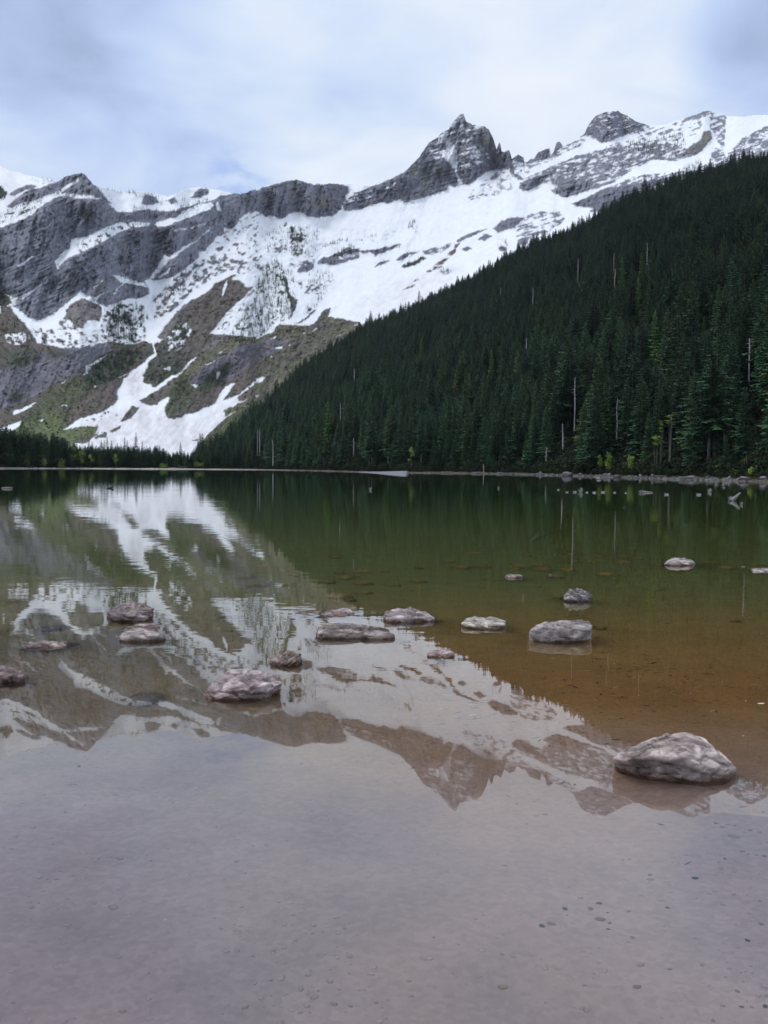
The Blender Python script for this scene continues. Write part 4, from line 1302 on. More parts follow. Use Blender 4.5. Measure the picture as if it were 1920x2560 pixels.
strees(_E, [0,200, 60,60, 130,25, 180,80, 205,200, 240,300, 232,400, 130,430, 60,500, 0,520], 620, 8, 17, ML)
strees(_E, [335,385, 420,300, 500,160, 510,110, 400,100, 340,120, 330,190, 420,200, 400,280, 320,340], 130, 6, 13, ML)
strees(_E, [180,90, 240,90, 260,260, 230,370, 200,200], 60, 7, 13, ML)
strees(_E, [0,400, 240,430, 400,430, 300,480, 0,530], 60, 6, 11, ML)
strees(_B, [30,830, 160,830, 400,860, 400,1030, 300,1050, 60,1010], 150, 7, 13, ML)
strees(_B, [225,850, 290,860, 300,1040, 230,1040], 90, 7, 14, ML)
strees(_B, [420,970, 590,910, 600,940, 440,985], 70, 5, 9, ML)
strees(_B, [500,1030, 600,960, 680,990, 660,1020, 540,1060], 110, 6, 11, ML)
strees(_B, [980,850, 1000,800, 1050,810, 1040,885], 30, 7, 12, ML)
strees(_B, [660,920, 780,890, 790,960, 690,960], 20, 6, 10, ML)
strees(_B, [740,1010, 940,960, 930,985, 780,1035], 50, 6, 11, ML)
strees(_B, [940,1110, 960,1080, 1080,1045, 1110,1050, 1020,1100], 40, 6, 11, ML)
strees(_B, [1160,1000, 1300,940, 1250,1000, 1180,1040], 30, 6, 10, ML)
strees(_B, [1180,1120, 1260,1130, 1270,1141, 1170,1141], 10, 9, 14, ML)
strees(_B, [1560,930, 1630,930, 1630,1000, 1570,1000], 25, 7, 12, ML)
strees(_C, [740,300, 1110,250, 1130,320, 900,360, 740,360], 200, 6, 13, ML)
strees(_C, [800,340, 1060,320, 1040,440, 940,420, 850,410], 90, 6, 12, ML)
strees(_C, [1090,480, 1200,430, 1280,470, 1250,560, 1110,570], 100, 9, 18, ML)
strees(_C, [840,540, 1060,520, 1060,600, 900,630], 60, 8, 14, ML)
ML = np.array(ML)
my = ML[:, 1]
okm = (my > np.interp(ML[:, 0], mx, sky) + 1) & (my < np.interp(ML[:, 0], mx, base_y) - 3)
ML = ML[okm]
md_ = mountain_at(ML[:, 0], ML[:, 1])
P = at_depth(ML[:, 0], ML[:, 1], md_ - 1.0)
s = ML[:, 2] / FPX * md_ / 16.0
P[:, 2] -= 0.8
wv = s * rng.uniform(0.9, 1.4, len(s))
SMSRC = source(sm_c)
o = gn_scatter('mountain_conifers', P, np.zeros(len(P), int), np.stack([wv, wv, s], -1), np.stack([0 * s, 0 * s, rng.rand(len(s)) * 6.28], -1), [(SMSRC,)])
tag(o, 'small dark conifers scattered over the snowy ledges and gullies', 'forest', None, 'stuff')
# trees along the skyline of the left ridge
print('mountain trees', len(P))


# ---------------------------------------------------------------- light green trees, dead trees
def clump_mesh(seed, H, R, n=900, leaf=0.3, stems=3, mat=None):
    r = np.random.RandomState(seed)
    cen = [(r.randn() * R * 0.35, r.randn() * R * 0.35, H * (0.35 + 0.6 * r.rand()), R * (0.35 + 0.3 * r.rand())) for _ in range(9)]
    V, Fc = [], []
    for i in range(n):
        c = cen[r.randint(len(cen))]
        d = r.randn(3); d /= np.linalg.norm(d)
        p = np.array(c[:3]) + d * c[3] * r.rand() ** 0.4 * np.array((1, 1, 1.25))
        if p[2] < 0.1:
            continue
        a, bq = r.randn(3), r.randn(3)
        a /= np.linalg.norm(a); bq /= np.linalg.norm(bq)
        b0 = len(V)
        V += [p - a * leaf / 2, p + a * leaf / 2, p + bq * leaf * 0.8]
        Fc.append((b0, b0 + 1, b0 + 2))
    me = mesh_np('crown', np.array(V), np.array(Fc))
    me.materials.append(mat or LEAF)
    parts = []
    for k in range(stems):
        x, y = r.randn() * R * 0.1, r.randn() * R * 0.1
        parts.append(tube([(x, y, -0.2), (x * 1.5, y * 1.5, H * 0.4), (x * 3 + r.randn() * 0.1, y * 3, H * 0.85)], [0.012 * H, 0.009 * H, 0.004 * H], 5))
    tm = mesh_parts('trunk', parts)
    tm.materials.append(BARK)
    return me, tm


lar = conifer_mesh(301, H=16, R=2.4, base=0.12, levels=26, nbr=6, sparse=0.75); lar.materials.append(LARCH)
lart = trunk_mesh(seed=9); lart.materials.append(BARK)
for (px, py0, py1, lab), (Y, z) in zip(LARCHES, LARCH_POS):
    X = (px - 960) / FPX * Y
    H = CAM_H + (hor(px) - py0) / FPX * Y - (z - 1.5)
    o = empty('larch_tree', (X, Y, z - 1.5), rng.rand() * 6, (H / 16 * 0.8, H / 16 * 0.8, H / 16))
    link('crown', lar, None, o); link('trunk', lart, None, o)
    tag(o, lab, 'tree', 'light green larches on the hillside')

for i, (px, py0, py1, wpx, lab) in enumerate(((1027, 1116, 1150, 12, 'small bright green shrub in the trees just right of the gravel bar'),
                                   (1673, 1028, 1075, 24, 'yellow-green birch crown beside a broken grey snag'),
                                   (1637, 1090, 1130, 26, 'bright green maple bush low among the dark trunks'),
                                   (1518, 1134, 1172, 24, 'round light green bush above the shore boulders'),
                                   (1500, 1138, 1172, 14, 'thin light green bush left of the round one'),
                                   (1576, 1138, 1175, 20, 'sparse yellow-green sapling behind the shore boulders'),
                                   (1650, 1050, 1100, 12, 'thin yellow-green sapling left of the birch crown'),
                                   (1793, 1158, 1190, 26, 'olive green willow bush above the driftwood roots'),
                                   (1882, 1174, 1190, 24, 'low bright green shrub on the grassy right bank'),
                                   (1845, 1180, 1195, 22, 'low grassy tussock bush at the right bank'))):
    Y = shore_y(px) + (4.5 if py1 > 1150 else 7)
    X = (px - 960) / FPX * Y
    z = CAM_H + (hor(px) - py1) / FPX * Y if py1 < 1140 else 0.4
    zb = 0.45
    H = CAM_H + (hor(px) - py0) / FPX * Y - zb
    R_ = wpx / FPX * Y * 0.55
    me, tm = clump_mesh(400 + i, H, R_, 500, 0.30)
    if py1 < 1140:          # crown on a bare stem
        zlo = (CAM_H + (hor(px) - py1) / FPX * Y - zb) / H
        co = np.array([v.co for v in me.vertices]); co[:, 2] = H * zlo + (co[:, 2]) * (1 - zlo)
        me.vertices.foreach_set('co', co.astype(np.float32).ravel()); me.update()
    o = empty('leafy_shrub', (X, Y, zb))
    link('crown', me, None, o); link('trunk', tm, None, o)
    tag(o, lab, 'shrub')
for i, (px, py0, py1, wpx, lab) in enumerate(((181, 1113, 1166, 20, 'tall pale green birch at the middle of the far shore'),
                                   (204, 1125, 1166, 20, 'rounded light green birch beside the tall pale one'),
                                   (226, 1138, 1166, 16, 'low green birch right of the two pale birches'),
                                   (290, 1133, 1166, 14, 'slim yellow-green birch among dark far shore conifers'),
                                   (156, 1145, 1167, 12, 'small pale green sapling left of the birches'),
                                   (62, 1144, 1167, 44, 'wide green thicket bush at the left end of the far shore'),
                                   (110, 1146, 1167, 30, 'second wide green bush on the left far shore'),
                                   (150, 1158, 1169, 26, 'low olive bush at the water below the birches'),
                                   (494, 1160, 1170, 30, 'rounded yellowish bush where the lake meets the hill foot'),
                                   (405, 1163, 1169, 24, 'low olive bush at the water below the snow'))):
    Y = shore_y(px) + 7
    X = (px - 960) / FPX * Y
    H = CAM_H + (hor(px) - py0) / FPX * Y - 0.5
    me, tm = clump_mesh(430 + i, H, wpx / FPX * Y * 0.5, 700, 0.42)
    o = empty('leafy_shrub', (X, Y, 0.45))
    link('crown', me, None, o); link('trunk', tm, None, o)
    tag(o, lab, 'shrub')


def snag_mesh(H, r, seed, nb=9):
    rr = np.random.RandomState(seed)
    pts = [(0, 0, -1)] + [(rr.randn() * r * 0.5 * t, rr.randn() * r * 0.5 * t, H * t) for t in (0.25, 0.5, 0.75, 1.0)]
    tm = mesh_parts('trunk', [tube(pts, [r * 1.2, r, r * 0.85, r * 0.65, r * 0.35], 7)])
    tm.materials.append(SNAGW)
    parts = []
    for k in range(nb):
        z = H * rr.uniform(0.45, 0.98)
        a = rr.rand() * 6.28
        L = r * rr.uniform(2.5, 7)
        parts.append(tube([(0, 0, z), (math.cos(a) * L * 0.6, math.sin(a) * L * 0.6, z + 0.1), (math.cos(a) * L, math.sin(a) * L, z - 0.1 * L)], [r * 0.25, r * 0.16, r * 0.05], 4))
    bm_ = mesh_parts('branches', parts)
    bm_.materials.append(SNAGW)
    return tm, bm_


for i, (px, py0, py1, r, lab) in enumerate(SNAGS):
    Y, z = SNAG_POS[i]
    X = (px - 960) / FPX * Y
    ztop = CAM_H + (hor(px) - py0) / FPX * Y
    _, zg = hill_at(np.array([float(px)]), np.array([Y]))
    zg = float(zg[0])
    H = ztop - zg
    tm, bm_ = snag_mesh(H, r * (0.5 if r > 0.3 and Y < 300 else 0.8), 500 + i)
    o = empty('dead_tree', (X, Y, zg), rng.rand() * 6)
    link('trunk', tm, None, o); link('branches', bm_, None, o)
    tag(o, lab, 'dead tree')

# undergrowth along the foot of the forest
um, ut = clump_mesh(470, 1.6, 1.3, 420, 0.34)
UG = leaf_mat('undergrowth_leaves', [(0, (0.010, 0.018, 0.008)), (0.6, (0.018, 0.030, 0.012)), (0.92, (0.03, 0.045, 0.016)), (1, (0.05, 0.05, 0.03))])
um.materials.clear(); um.materials.append(UG)
n = 5200
px = rng.uniform(488, 2050, n)
dd = 4.5 + 75 * rng.rand(n) ** 1.9
Y = shore_y(px) + dd
_, z = hill_at(px, Y)
s = rng.uniform(0.45, 1.25, n) * np.where(dd < 6.5, 0.6, 1)
o = gn_scatter('forest_undergrowth', np.stack([(px - 960) / FPX * Y, Y, z - 0.25], -1), np.zeros(n, int), np.stack([s * 1.3, s * 1.3, s], -1), np.stack([0 * s, 0 * s, rng.rand(n) * 6.28], -1), [(source(um),)])
tag(o, 'low dark shrubs and brush along the foot of the forest', 'undergrowth', None, 'stuff')
gt = clump_mesh(471, 0.5, 0.7, 160, 0.22)[0]
GRS = leaf_mat('shore_grass_leaves', [(0, (0.05, 0.07, 0.02)), (0.6, (0.09, 0.12, 0.03)), (1, (0.14, 0.12, 0.06))])
gt.materials.clear(); gt.materials.append(GRS)
n = 900
px = np.concatenate([rng.uniform(1560, 2000, 520), rng.uniform(1030, 1560, 180), rng.uniform(60, 420, 200)])
Y = shore_y(px) + rng.uniform(3.6, 6.0, n)
z = np.interp(Y - shore_y(px), [0, 2, 6], [0, .22, .5])
s = rng.uniform(0.4, 1.0, n)
o = gn_scatter('shore_grass', np.stack([(px - 960) / FPX * Y, Y, z - 0.08], -1), np.zeros(n, int), np.stack([s, s, s * 0.7], -1), np.stack([0 * s, 0 * s, rng.rand(n) * 6.28], -1), [(source(gt),)])
tag(o, 'tufts of green and straw-coloured grass above the shore stones', 'grass', None, 'stuff')
# brush and broken rock on the open lower slopes of the mountain
sm1 = clump_mesh(480, 1.2, 1.0, 70, 0.62)[0]
sm2 = clump_mesh(481, 0.9, 1.3, 70, 0.62)[0]
SLG = leaf_mat('slope_brush_leaves', [(0, (0.035, 0.05, 0.022)), (0.35, (0.06, 0.08, 0.03)), (0.6, (0.10, 0.125, 0.04)), (0.8, (0.10, 0.075, 0.055)), (1, (0.15, 0.19, 0.05))])
for q_ in (sm1, sm2):
    q_.materials.clear(); q_.materials.append(SLG)
sq = rng.uniform(0, 1, (42000, 2)) * (1010, 500) + (-20, 680)
sn_ = rast(SN, sq[:, 0], sq[:, 1]); cf_ = rast(cliffw, sq[:, 0], sq[:, 1]); al_ = rast(COLR, sq[:, 0], sq[:, 1])
dens = np.clip(0.30 + 1.2 * fbm(sq[:, 0] / 26, sq[:, 1] / 18, 3, 91), 0.02, 1) * np.clip(1 - 1.2 * cf_, 0.06, 1) * np.clip((al_[:, 1] - al_[:, 0]) * 12 + 0.75, 0.10, 1)
okq = (sn_ < 0.25) & (rng.rand(len(sq)) < dens) & (sq[:, 1] < np.interp(sq[:, 0], mx, base_y) - 4) & (sq[:, 1] > np.interp(sq[:, 0], mx, sky) + 60) & (sq[:, 1] > 730 - 0.08 * sq[:, 0])
sq = sq[okq][:5500]
md2_ = mountain_at(sq[:, 0], sq[:, 1])
P = at_depth(sq[:, 0], sq[:, 1], md2_)
s = rng.uniform(0.8, 2.8, len(sq)) * (0.6 + 0.8 * rng.rand(len(sq)) ** 2) / FPX * md2_ * 0.8
P[:, 2] -= 0.25 * s
o = gn_scatter('slope_brush', P, rng.randint(0, 2, len(sq)), np.stack([s * 1.2, s * 1.2, s], -1), np.stack([0 * s, 0 * s, rng.rand(len(s)) * 6.28], -1), [(source(sm1),), (source(sm2),)])
tag(o, 'green and brown brush dotted over the open lower mountain slopes', 'brush', None, 'stuff')
print('brush', len(sq))
# ---------------------------------------------------------------- rocks
def rock_material(name, c0, c1, c2, scale=1.0, crack=0.6, wet=True):
    m, nt, b = material(name)
    tcm = N(nt, 'ShaderNodeTexCoord')
    oc = tcm.outputs['Object']
    oi = N(nt, 'ShaderNodeObjectInfo')
    geo = N(nt, 'ShaderNodeNewGeometry')
    sp = N(nt, 'ShaderNodeSeparateXYZ', ins={0: geo.outputs['Position']})
    sh = N(nt, 'ShaderNodeVectorMath', operation='ADD', ins={0: oc})
    rnd = N(nt, 'ShaderNodeCombineXYZ', ins={0: maths(nt, 'MULTIPLY', oi.outputs['Random'], 30.0), 1: 0.0, 2: 0.0})
    nt.links.new(rnd.outputs[0], sh.inputs[1])
    p = sh.outputs[0]
    a = N(nt, 'ShaderNodeTexNoise', ins={'Vector': p, 'Scale': 5.0 * scale, 'Detail': 8.0, 'Roughness': 0.65})
    f = N(nt, 'ShaderNodeTexNoise', ins={'Vector': p, 'Scale': 45.0 * scale, 'Detail': 6.0, 'Roughness': 0.75})
    mp = N(nt, 'ShaderNodeMapping', ins={'Vector': p, 'Scale': (1.0, 1.0, 3.2), 'Rotation': (0.25, -0.35, 0)})
    l = N(nt, 'ShaderNodeTexNoise', ins={'Vector': mp.outputs[0], 'Scale': 9.0 * scale, 'Detail': 8.0, 'Roughness': 0.7, 'Distortion': 0.6})
    c = ramp(nt, a.outputs[0], [(0.34, c0), (0.5, c1), (0.66, c2)])
    crk_shade = maprange(nt, l.outputs[0], 0.37, 0.47, 0.0, 1.0)  # cracks and veins, with dark shadow streaks put into the colour
    c = mixc(nt, maths(nt, 'MULTIPLY', maths(nt, 'SUBTRACT', 1.0, crk_shade), crack), c, (0.085, 0.07, 0.068))
    vr = maprange(nt, f.outputs[0], 0.3, 0.7, 0.72, 1.22, False)
    c = mixc(nt, 1.0, c, N(nt, 'ShaderNodeCombineColor', ins={0: vr, 1: vr, 2: vr}).outputs[0], 'MULTIPLY')
    c = mixc(nt, 1.0, c, oi.outputs['Color'], 'MULTIPLY')
    if wet:
        c = mixc(nt, 1.0, c, N(nt, 'ShaderNodeAttribute', attribute_name='Tone').outputs['Color'], 'MULTIPLY')
    # rust stain and wet band at the waterline
    st = maths(nt, 'ADD', sp.outputs[2], maths(nt, 'MULTIPLY', maths(nt, 'SUBTRACT', a.outputs[0], 0.5), 0.10))
    dryf = maprange(nt, st, 0.005, 0.035)
    dryc = c
    wetc = mixc(nt, 1.0, c, (0.46, 0.34, 0.26), 'MULTIPLY')
    c = mixc(nt, dryf, wetc, c)
    nt.links.new(c if wet else dryc, b.inputs['Base Color'])
    if wet:
        nt.links.new(maprange(nt, dryf, 0, 1, 0.35, 0.88, False), b.inputs['Roughness'])
    h = maths(nt, 'ADD', maths(nt, 'MULTIPLY', f.outputs[0], 0.35), maths(nt, 'MULTIPLY', crk_shade, 0.5))
    bumpn(nt, b, h, 0.75, 0.014 / scale)
    return m


ROCKM = rock_material('mauve_grey_rock', (0.20, 0.165, 0.152), (0.38, 0.325, 0.305), (0.56, 0.50, 0.475))
BOULD = rock_material('shore_boulder_rock', (0.16, 0.15, 0.155), (0.25, 0.235, 0.24), (0.36, 0.34, 0.345), 0.25, 0.6, False)
SUNKM = rock_material('algae_brown_stone', (0.36, 0.22, 0.08), (0.52, 0.34, 0.12), (0.68, 0.47, 0.20), 1.0, 0.3, False)

_ico = {}


def ico(n):
    if n not in _ico:
        bm_ = bmesh.new()
        bmesh.ops.create_icosphere(bm_, subdivisions=n, radius=1.0)
        V = np.array([v.co[:] for v in bm_.verts])
        Fc = np.array([[v.index for v in f.verts] for f in bm_.faces])
        bm_.free()
        _ico[n] = (V, Fc)
    return _ico[n]


def hull_planes(P):
    bm_ = bmesh.new()
    for p in P:
        bm_.verts.new(p)
    bmesh.ops.convex_hull(bm_, input=bm_.verts)
    bm_.normal_update()
    out = []
    for f in bm_.faces:
        n = np.array(f.normal[:])
        if np.linalg.norm(n) > 0.5:
            h_ = float(n @ np.array(f.verts[0].co[:]))
            if not any(n @ n2 > 0.997 and abs(h_ - h2) < 0.02 * abs(h_) + 0.004 for n2, h2 in out):
                out.append((n, h_))
    bm_.free()
    return out


def star(planes, c, ext, sub, q):
    V, Fc = ico(sub)
    d = V * ext
    acc = np.zeros(len(d))
    for n, h in planes:
        hh_ = h - n @ c
        sgn = 1.0
        if hh_ < 0:
            n, hh_ = -n, -hh_
        if hh_ < 1e-4:
            continue
        acc += np.maximum(0, d @ n / hh_) ** q
    t = 1.0 / np.maximum(acc, 1e-9) ** (1.0 / q)
    return d * t[:, None], Fc


def rock(name, label, Fr, Tp, depth, seed, strata=0.3, amp=0.035, q=16, sub=5, ns=(0.25, 0.1, 1.0), nl=6.0, zb=None, tint=(1, 1, 1), under=0.06, cuts=7, blk=0.055, cat='rock', group='rocks standing out of the shallow water'):
    rr = np.random.RandomState(seed)
    Fp = np.array([on_plane(x, y, 0.0) for x, y in Fr])
    Y0 = Fp[:, 1].min()
    Tq = np.array([at_depth(x, y, Y0 + dy) for x, y, dy in Tp])
    zb = float(bed_z(0, Y0)) - 0.04 if zb is None else zb
    allx = np.concatenate([Fp[:, 0], Tq[:, 0]])
    xa, xb = allx.min(), allx.max()
    w = xb - xa
    yb = Fp[:, 1].max() * 0.3 + (Y0 + depth) * 0.7
    Bk = np.array([(xa + w * 0.08, yb * 0.6 + Y0 * 0.4, -0.01), (xa + w * 0.3, Y0 + depth, -0.01), (xa + w * 0.7, Y0 + depth, -0.01), (xb - w * 0.06, yb * 0.6 + Y0 * 0.4, -0.01)])
    cxy = np.array([(xa + xb) / 2, Y0 + depth / 2])
    lowp = np.concatenate([Fp, Bk]).copy()
    lowp[:, :2] = cxy + (lowp[:, :2] - cxy) * (1 + under)
    lowp[:, 2] = zb
    P = np.concatenate([Fp, Tq, Bk, lowp])
    ctr = np.array([cxy[0], cxy[1], (zb + Tq[:, 2].max()) / 2 * 0.6])
    ext = (P.max(0) - P.min(0)) / 2
    pl = hull_planes(P)
    for _ in range(cuts):
        n_ = rr.randn(3); n_[2] = abs(n_[2]) * 0.7
        n_ = n_ / ext; n_ /= np.linalg.norm(n_)
        hmax = ((P - ctr) @ n_).max()
        pl.append((n_, float(n_ @ ctr + hmax * rr.uniform(0.90, 0.985))))
    Vt, Fc = star(pl, ctr, ext, sub, 70)
    V_un = ico(sub)[0]
    sz = float((ext[0] * ext[2]) ** 0.5)
    size = float(ext[0])
    r = np.linalg.norm(Vt, axis=1, keepdims=True)
    nrm_ = Vt / ext ** 2
    nrm_ /= np.linalg.norm(nrm_, axis=1, keepdims=True)
    o_ = rr.rand(3) * 40
    big_ = fbm3(Vt / size * 1.7 + o_, 3)
    rid = 1 - np.abs(fbm3(Vt / size * 3.1 + o_ + 9, 4, 0.6)) * 2
    fin = fbm3(Vt / size * 11 + o_ + 20, 4, 0.65)
    nsv = np.array(ns, float); nsv /= np.linalg.norm(nsv)
    s_ = (Vt @ nsv) / size * nl + 1.1 * fbm3(Vt / size * 1.5 + o_ + 5, 3) + rr.rand()
    saw = s_ - np.floor(s_)
    lay = np.where(saw < 0.78, saw / 0.78, (1 - saw) / 0.22)
    lay = lay * (0.5 + vnoise3(np.stack([np.floor(s_) * 3.7, Vt[:, 0] / size * 2, Vt[:, 1] / size * 2], -1) + 30))
    chip = np.clip(np.abs(fbm3(Vt / size * 2.3 + o_ + 3, 2)) - 0.12, 0, 0.25)
    K_ = 34
    sd = rr.randn(K_, 3); sd[:, 2] = np.abs(sd[:, 2]); sd /= np.linalg.norm(sd, axis=1, keepdims=True)
    un = V_un / np.linalg.norm(V_un, axis=1, keepdims=True)
    wv_ = np.stack([fbm3(un * 2.2 + o_ + 50 + 9 * k, 3) for k in range(3)], -1) * 0.30
    dist_ = (un + wv_) @ sd.T
    offs = rr.uniform(-1, 0.35, K_)
    two = np.sort(dist_, axis=1)
    joint = np.exp(-((two[:, -1] - two[:, -2]) / 0.022) ** 2)
    blkd = offs[np.argmax(dist_, axis=1)] * blk - 0.022 * joint
    dsp = size * blkd * (sz / size) ** 0.3 + size * (amp * big_ * 0.4 + amp * 0.9 * (rid - 0.5) + amp * 0.55 * fin - amp * 2.2 * chip - 0.035 * np.exp(-(fbm3(Vt / size * (1.6, 1.6, 2.2) + o_ + 14, 3) / 0.035) ** 2)) - sz * strata * 0.30 * lay
    Vt = Vt * 1.04 + nrm_ * dsp[:, None]
    zmean = 0.0
    base = np.array([ctr[0], ctr[1], 0.0])
    Vw = Vt + ctr - base
    tone = 0.66 + 0.46 * rr.rand(K_)[np.argmax(dist_, axis=1)]
    tone = tone * (1 - 0.50 * joint) * (1 - 0.40 * np.exp(-((saw - 0.86) / 0.07) ** 2) * min(1, strata * 1.6))
    tone = tone * (1 + 0.25 * fbm3(Vt / size * 6 + o_ + 70, 3)) / 0.80
    me = mesh_np(name, Vw, Fc, True)
    set_col(me, np.repeat(tone[:, None], 3, 1), 'Tone')
    ob = link(name, me, ROCKM)
    ob.location = base
    ob.color = (*tint, 1)
    if cuts:
        ob.scale = (0.98, 0.98, 0.93)
    tag(ob, label, cat, group)
    return ob


G = 'rocks standing out of the shallow water'
rock('rock', 'largest pale triangular rock with a dark undercut front face',
     [(1534, 1900), (1600, 1931), (1697, 1943), (1782, 1954), (1825, 1951), (1846, 1934)],
     [(1530, 1890, .10), (1546, 1879, .16), (1614, 1851, .24), (1694, 1827, .30), (1716, 1826, .32), (1763, 1841, .32), (1780, 1862, .28), (1816, 1890, .24), (1842, 1920, .12),
      (1545, 1896, .04), (1600, 1893, -.01), (1650, 1884, -.04), (1724, 1894, -.04), (1765, 1930, -.02), (1810, 1925, .0)],
     0.50, 1, strata=0.35, amp=0.022, under=-0.12, cuts=0, blk=0.030, ns=(0.35, -0.5, 1.0), nl=5.0, sub=6, tint=(1.08, 1.0, 0.97), q=20)
rock('rock', 'blocky flat-topped rock with a rough broken front, at the right',
     [(1323, 1588), (1340, 1596), (1390, 1605), (1440, 1602), (1476, 1592)],
     [(1322, 1577, .02), (1340, 1556, .25), (1375, 1547, .42), (1420, 1545, .45), (1475, 1549, .40), (1484, 1560, .2), (1328, 1580, -.03), (1385, 1584, -.05), (1400, 1572, -.02), (1478, 1572, -.03)],
     0.62, 2, under=-0.08, strata=0.25, amp=0.035, nl=4, tint=(0.92, 0.90, 0.90), q=20)
rock('rock', 'small finely layered grey rock with fluted dark sides',
     [(1408, 1500), (1430, 1505), (1455, 1505), (1478, 1497)],
     [(1409, 1484, .1), (1425, 1472, .25), (1448, 1466, .3), (1468, 1473, .25), (1482, 1484, .12), (1479, 1492, .05), (1412, 1493, 0)],
     0.45, 3, strata=1.0, amp=0.05, nl=9, ns=(0.5, 0.1, 1), tint=(0.92, 0.93, 0.98), q=12)
rock('rock', 'low pale rock farthest out on the right side',
     [(1664, 1409), (1680, 1414), (1700, 1415), (1733, 1404)], [(1662, 1403, .1), (1682, 1393, .4), (1692, 1391, .45), (1710, 1393, .4), (1733, 1402, .1)], 0.8, 4, strata=0.5, nl=5, tint=(1.15, 1.12, 1.12), q=12)
rock('rock', 'small pale rock cut by the right edge of the photo',
     [(1885, 1428), (1905, 1431), (1925, 1431), (1945, 1427)], [(1883, 1424, .1), (1895, 1420, .3), (1920, 1420, .4), (1948, 1424, .2)], 0.7, 5, tint=(1.1, 1.1, 1.1))
rock('rock', 'small low rock between the middle and right rock groups',
     [(1263, 1442), (1280, 1446), (1300, 1445), (1306, 1440)], [(1262, 1438, .1), (1275, 1435, .3), (1300, 1436, .3), (1307, 1438, .1)], 0.5, 6, tint=(1.05, 1.03, 1.05))
rock('rock', 'tiny rock tip breaking the water near a dark sunken slab',
     [(1369, 1439), (1375, 1440), (1381, 1439)], [(1370, 1436, .05), (1374, 1434.5, .1), (1380, 1437, .08)], 0.22, 7, tint=(1.1, 1.1, 1.15))
rock('rock', 'cream-coloured flat rock with dark layered front edge',
     [(1158, 1562), (1185, 1568), (1220, 1571), (1250, 1571), (1272, 1565)], [(1150, 1554, .12), (1165, 1545, .35), (1197, 1538, .5), (1225, 1540, .5), (1255, 1545, .35), (1273, 1555, .12), (1160, 1556, -.02), (1220, 1562, -.07), (1262, 1560, -.04)],
     0.62, 8, under=-0.1, strata=0.6, nl=6, tint=(1.22, 1.22, 1.12), q=14)
rock('rock', 'mauve rock with a sloping tail to its right, behind the long slab',
     [(958, 1545), (975, 1553), (1020, 1557), (1050, 1552), (1085, 1545)], [(957, 1534, .1), (966, 1523, .3), (1000, 1518, .45), (1028, 1517, .45), (1048, 1529, .35), (1068, 1535, .25), (1088, 1542, .1), (965, 1538, .02)],
     0.6, 9, strata=0.5, nl=5, tint=(1.06, 1.0, 1.04), q=14)
rock('rock', 'low pink rock lying behind the left end of the long slab',
     [(800, 1537), (830, 1541), (870, 1542), (888, 1537)], [(797, 1533, .1), (830, 1524, .4), (865, 1518, .5), (880, 1522, .4), (891, 1530, .2)], 0.6, 10, strata=0.6, nl=5, tint=(1.18, 1.08, 1.12), q=12)
rock('rock', 'thin pink slab just awash left of the low pink rock',
     [(735, 1534), (770, 1537), (800, 1537)], [(733, 1532, .1), (770, 1529, .25), (802, 1527, .3)], 0.35, 11, strata=0.4, nl=3, tint=(1.1, 1.02, 1.05), q=12)
rock('rock', 'long smooth rounded slab, widest of the rocks in the middle',
     [(791, 1588), (805, 1595), (850, 1597), (920, 1597), (960, 1595), (988, 1589)],
     [(789, 1577, .08), (793, 1561, .2), (812, 1551, .32), (860, 1553, .42), (905, 1559, .42), (950, 1568, .36), (985, 1576, .2), (991, 1585, .08), (800, 1585, .0), (930, 1590, -.005), (985, 1588, 0)],
     0.55, 12, strata=0.10, amp=0.022, nl=2.0, tint=(0.80, 0.74, 0.72), q=18, sub=6)
rock('rock', 'short pinkish white rock with a dark red left end',
     [(1070, 1640), (1090, 1644), (1115, 1644), (1136, 1640)], [(1066, 1631, .06), (1075, 1625, .2), (1110, 1624, .28), (1132, 1627, .2), (1140, 1632, .06)], 0.4, 13, tint=(1.2, 1.08, 1.08), q=14)
rock('rock', 'tilted brownish rock with rusty ridges behind the cracked boulder',
     [(676, 1652), (700, 1662), (722, 1666), (745, 1656), (754, 1644)], [(672, 1647, .05), (690, 1636, .2), (715, 1623, .34), (738, 1623, .34), (752, 1630, .22), (757, 1636, .1), (700, 1652, .02)],
     0.42, 14, strata=0.7, nl=5, ns=(-0.8, 0.2, 1), tint=(0.92, 0.82, 0.76), q=16)
rock('rock', 'broad cracked pink boulder, biggest of the left half',
     [(509, 1738), (530, 1746), (570, 1748), (620, 1748), (660, 1737), (690, 1720), (702, 1706)],
     [(507, 1732, .04), (520, 1708, .15), (548, 1683, .3), (585, 1671, .42), (640, 1668, .46), (675, 1679, .38), (698, 1697, .22), (705, 1704, .12), (515, 1728, -.03), (575, 1724, -.07), (625, 1716, -.04), (680, 1706, -.01)],
     0.60, 15, under=-0.08, strata=0.6, amp=0.035, nl=5, ns=(0.15, -0.15, 1), tint=(1.08, 0.98, 1.02), q=16, sub=6)
rock('rock', 'dark folded rock, rearmost of the left group',
     [(268, 1540), (290, 1552), (330, 1553), (360, 1548), (384, 1538)], [(265, 1532, .08), (275, 1518, .25), (300, 1508, .4), (335, 1502, .5), (365, 1509, .42), (388, 1520, .25), (272, 1533, -.05), (320, 1533, -.09), (365, 1532, -.04)],
     0.62, 16, under=-0.1, strata=1.0, nl=4.5, tint=(0.76, 0.68, 0.69), q=12)
rock('rock', 'pinkish slab wedged behind the flat grey block on the left',
     [(313, 1571), (350, 1574), (385, 1574), (400, 1572)], [(312, 1566, .1), (345, 1560, .3), (390, 1556, .35), (402, 1563, .2)], 0.35, 17, strata=0.3, tint=(1.0, 0.88, 0.88), under=0.02)
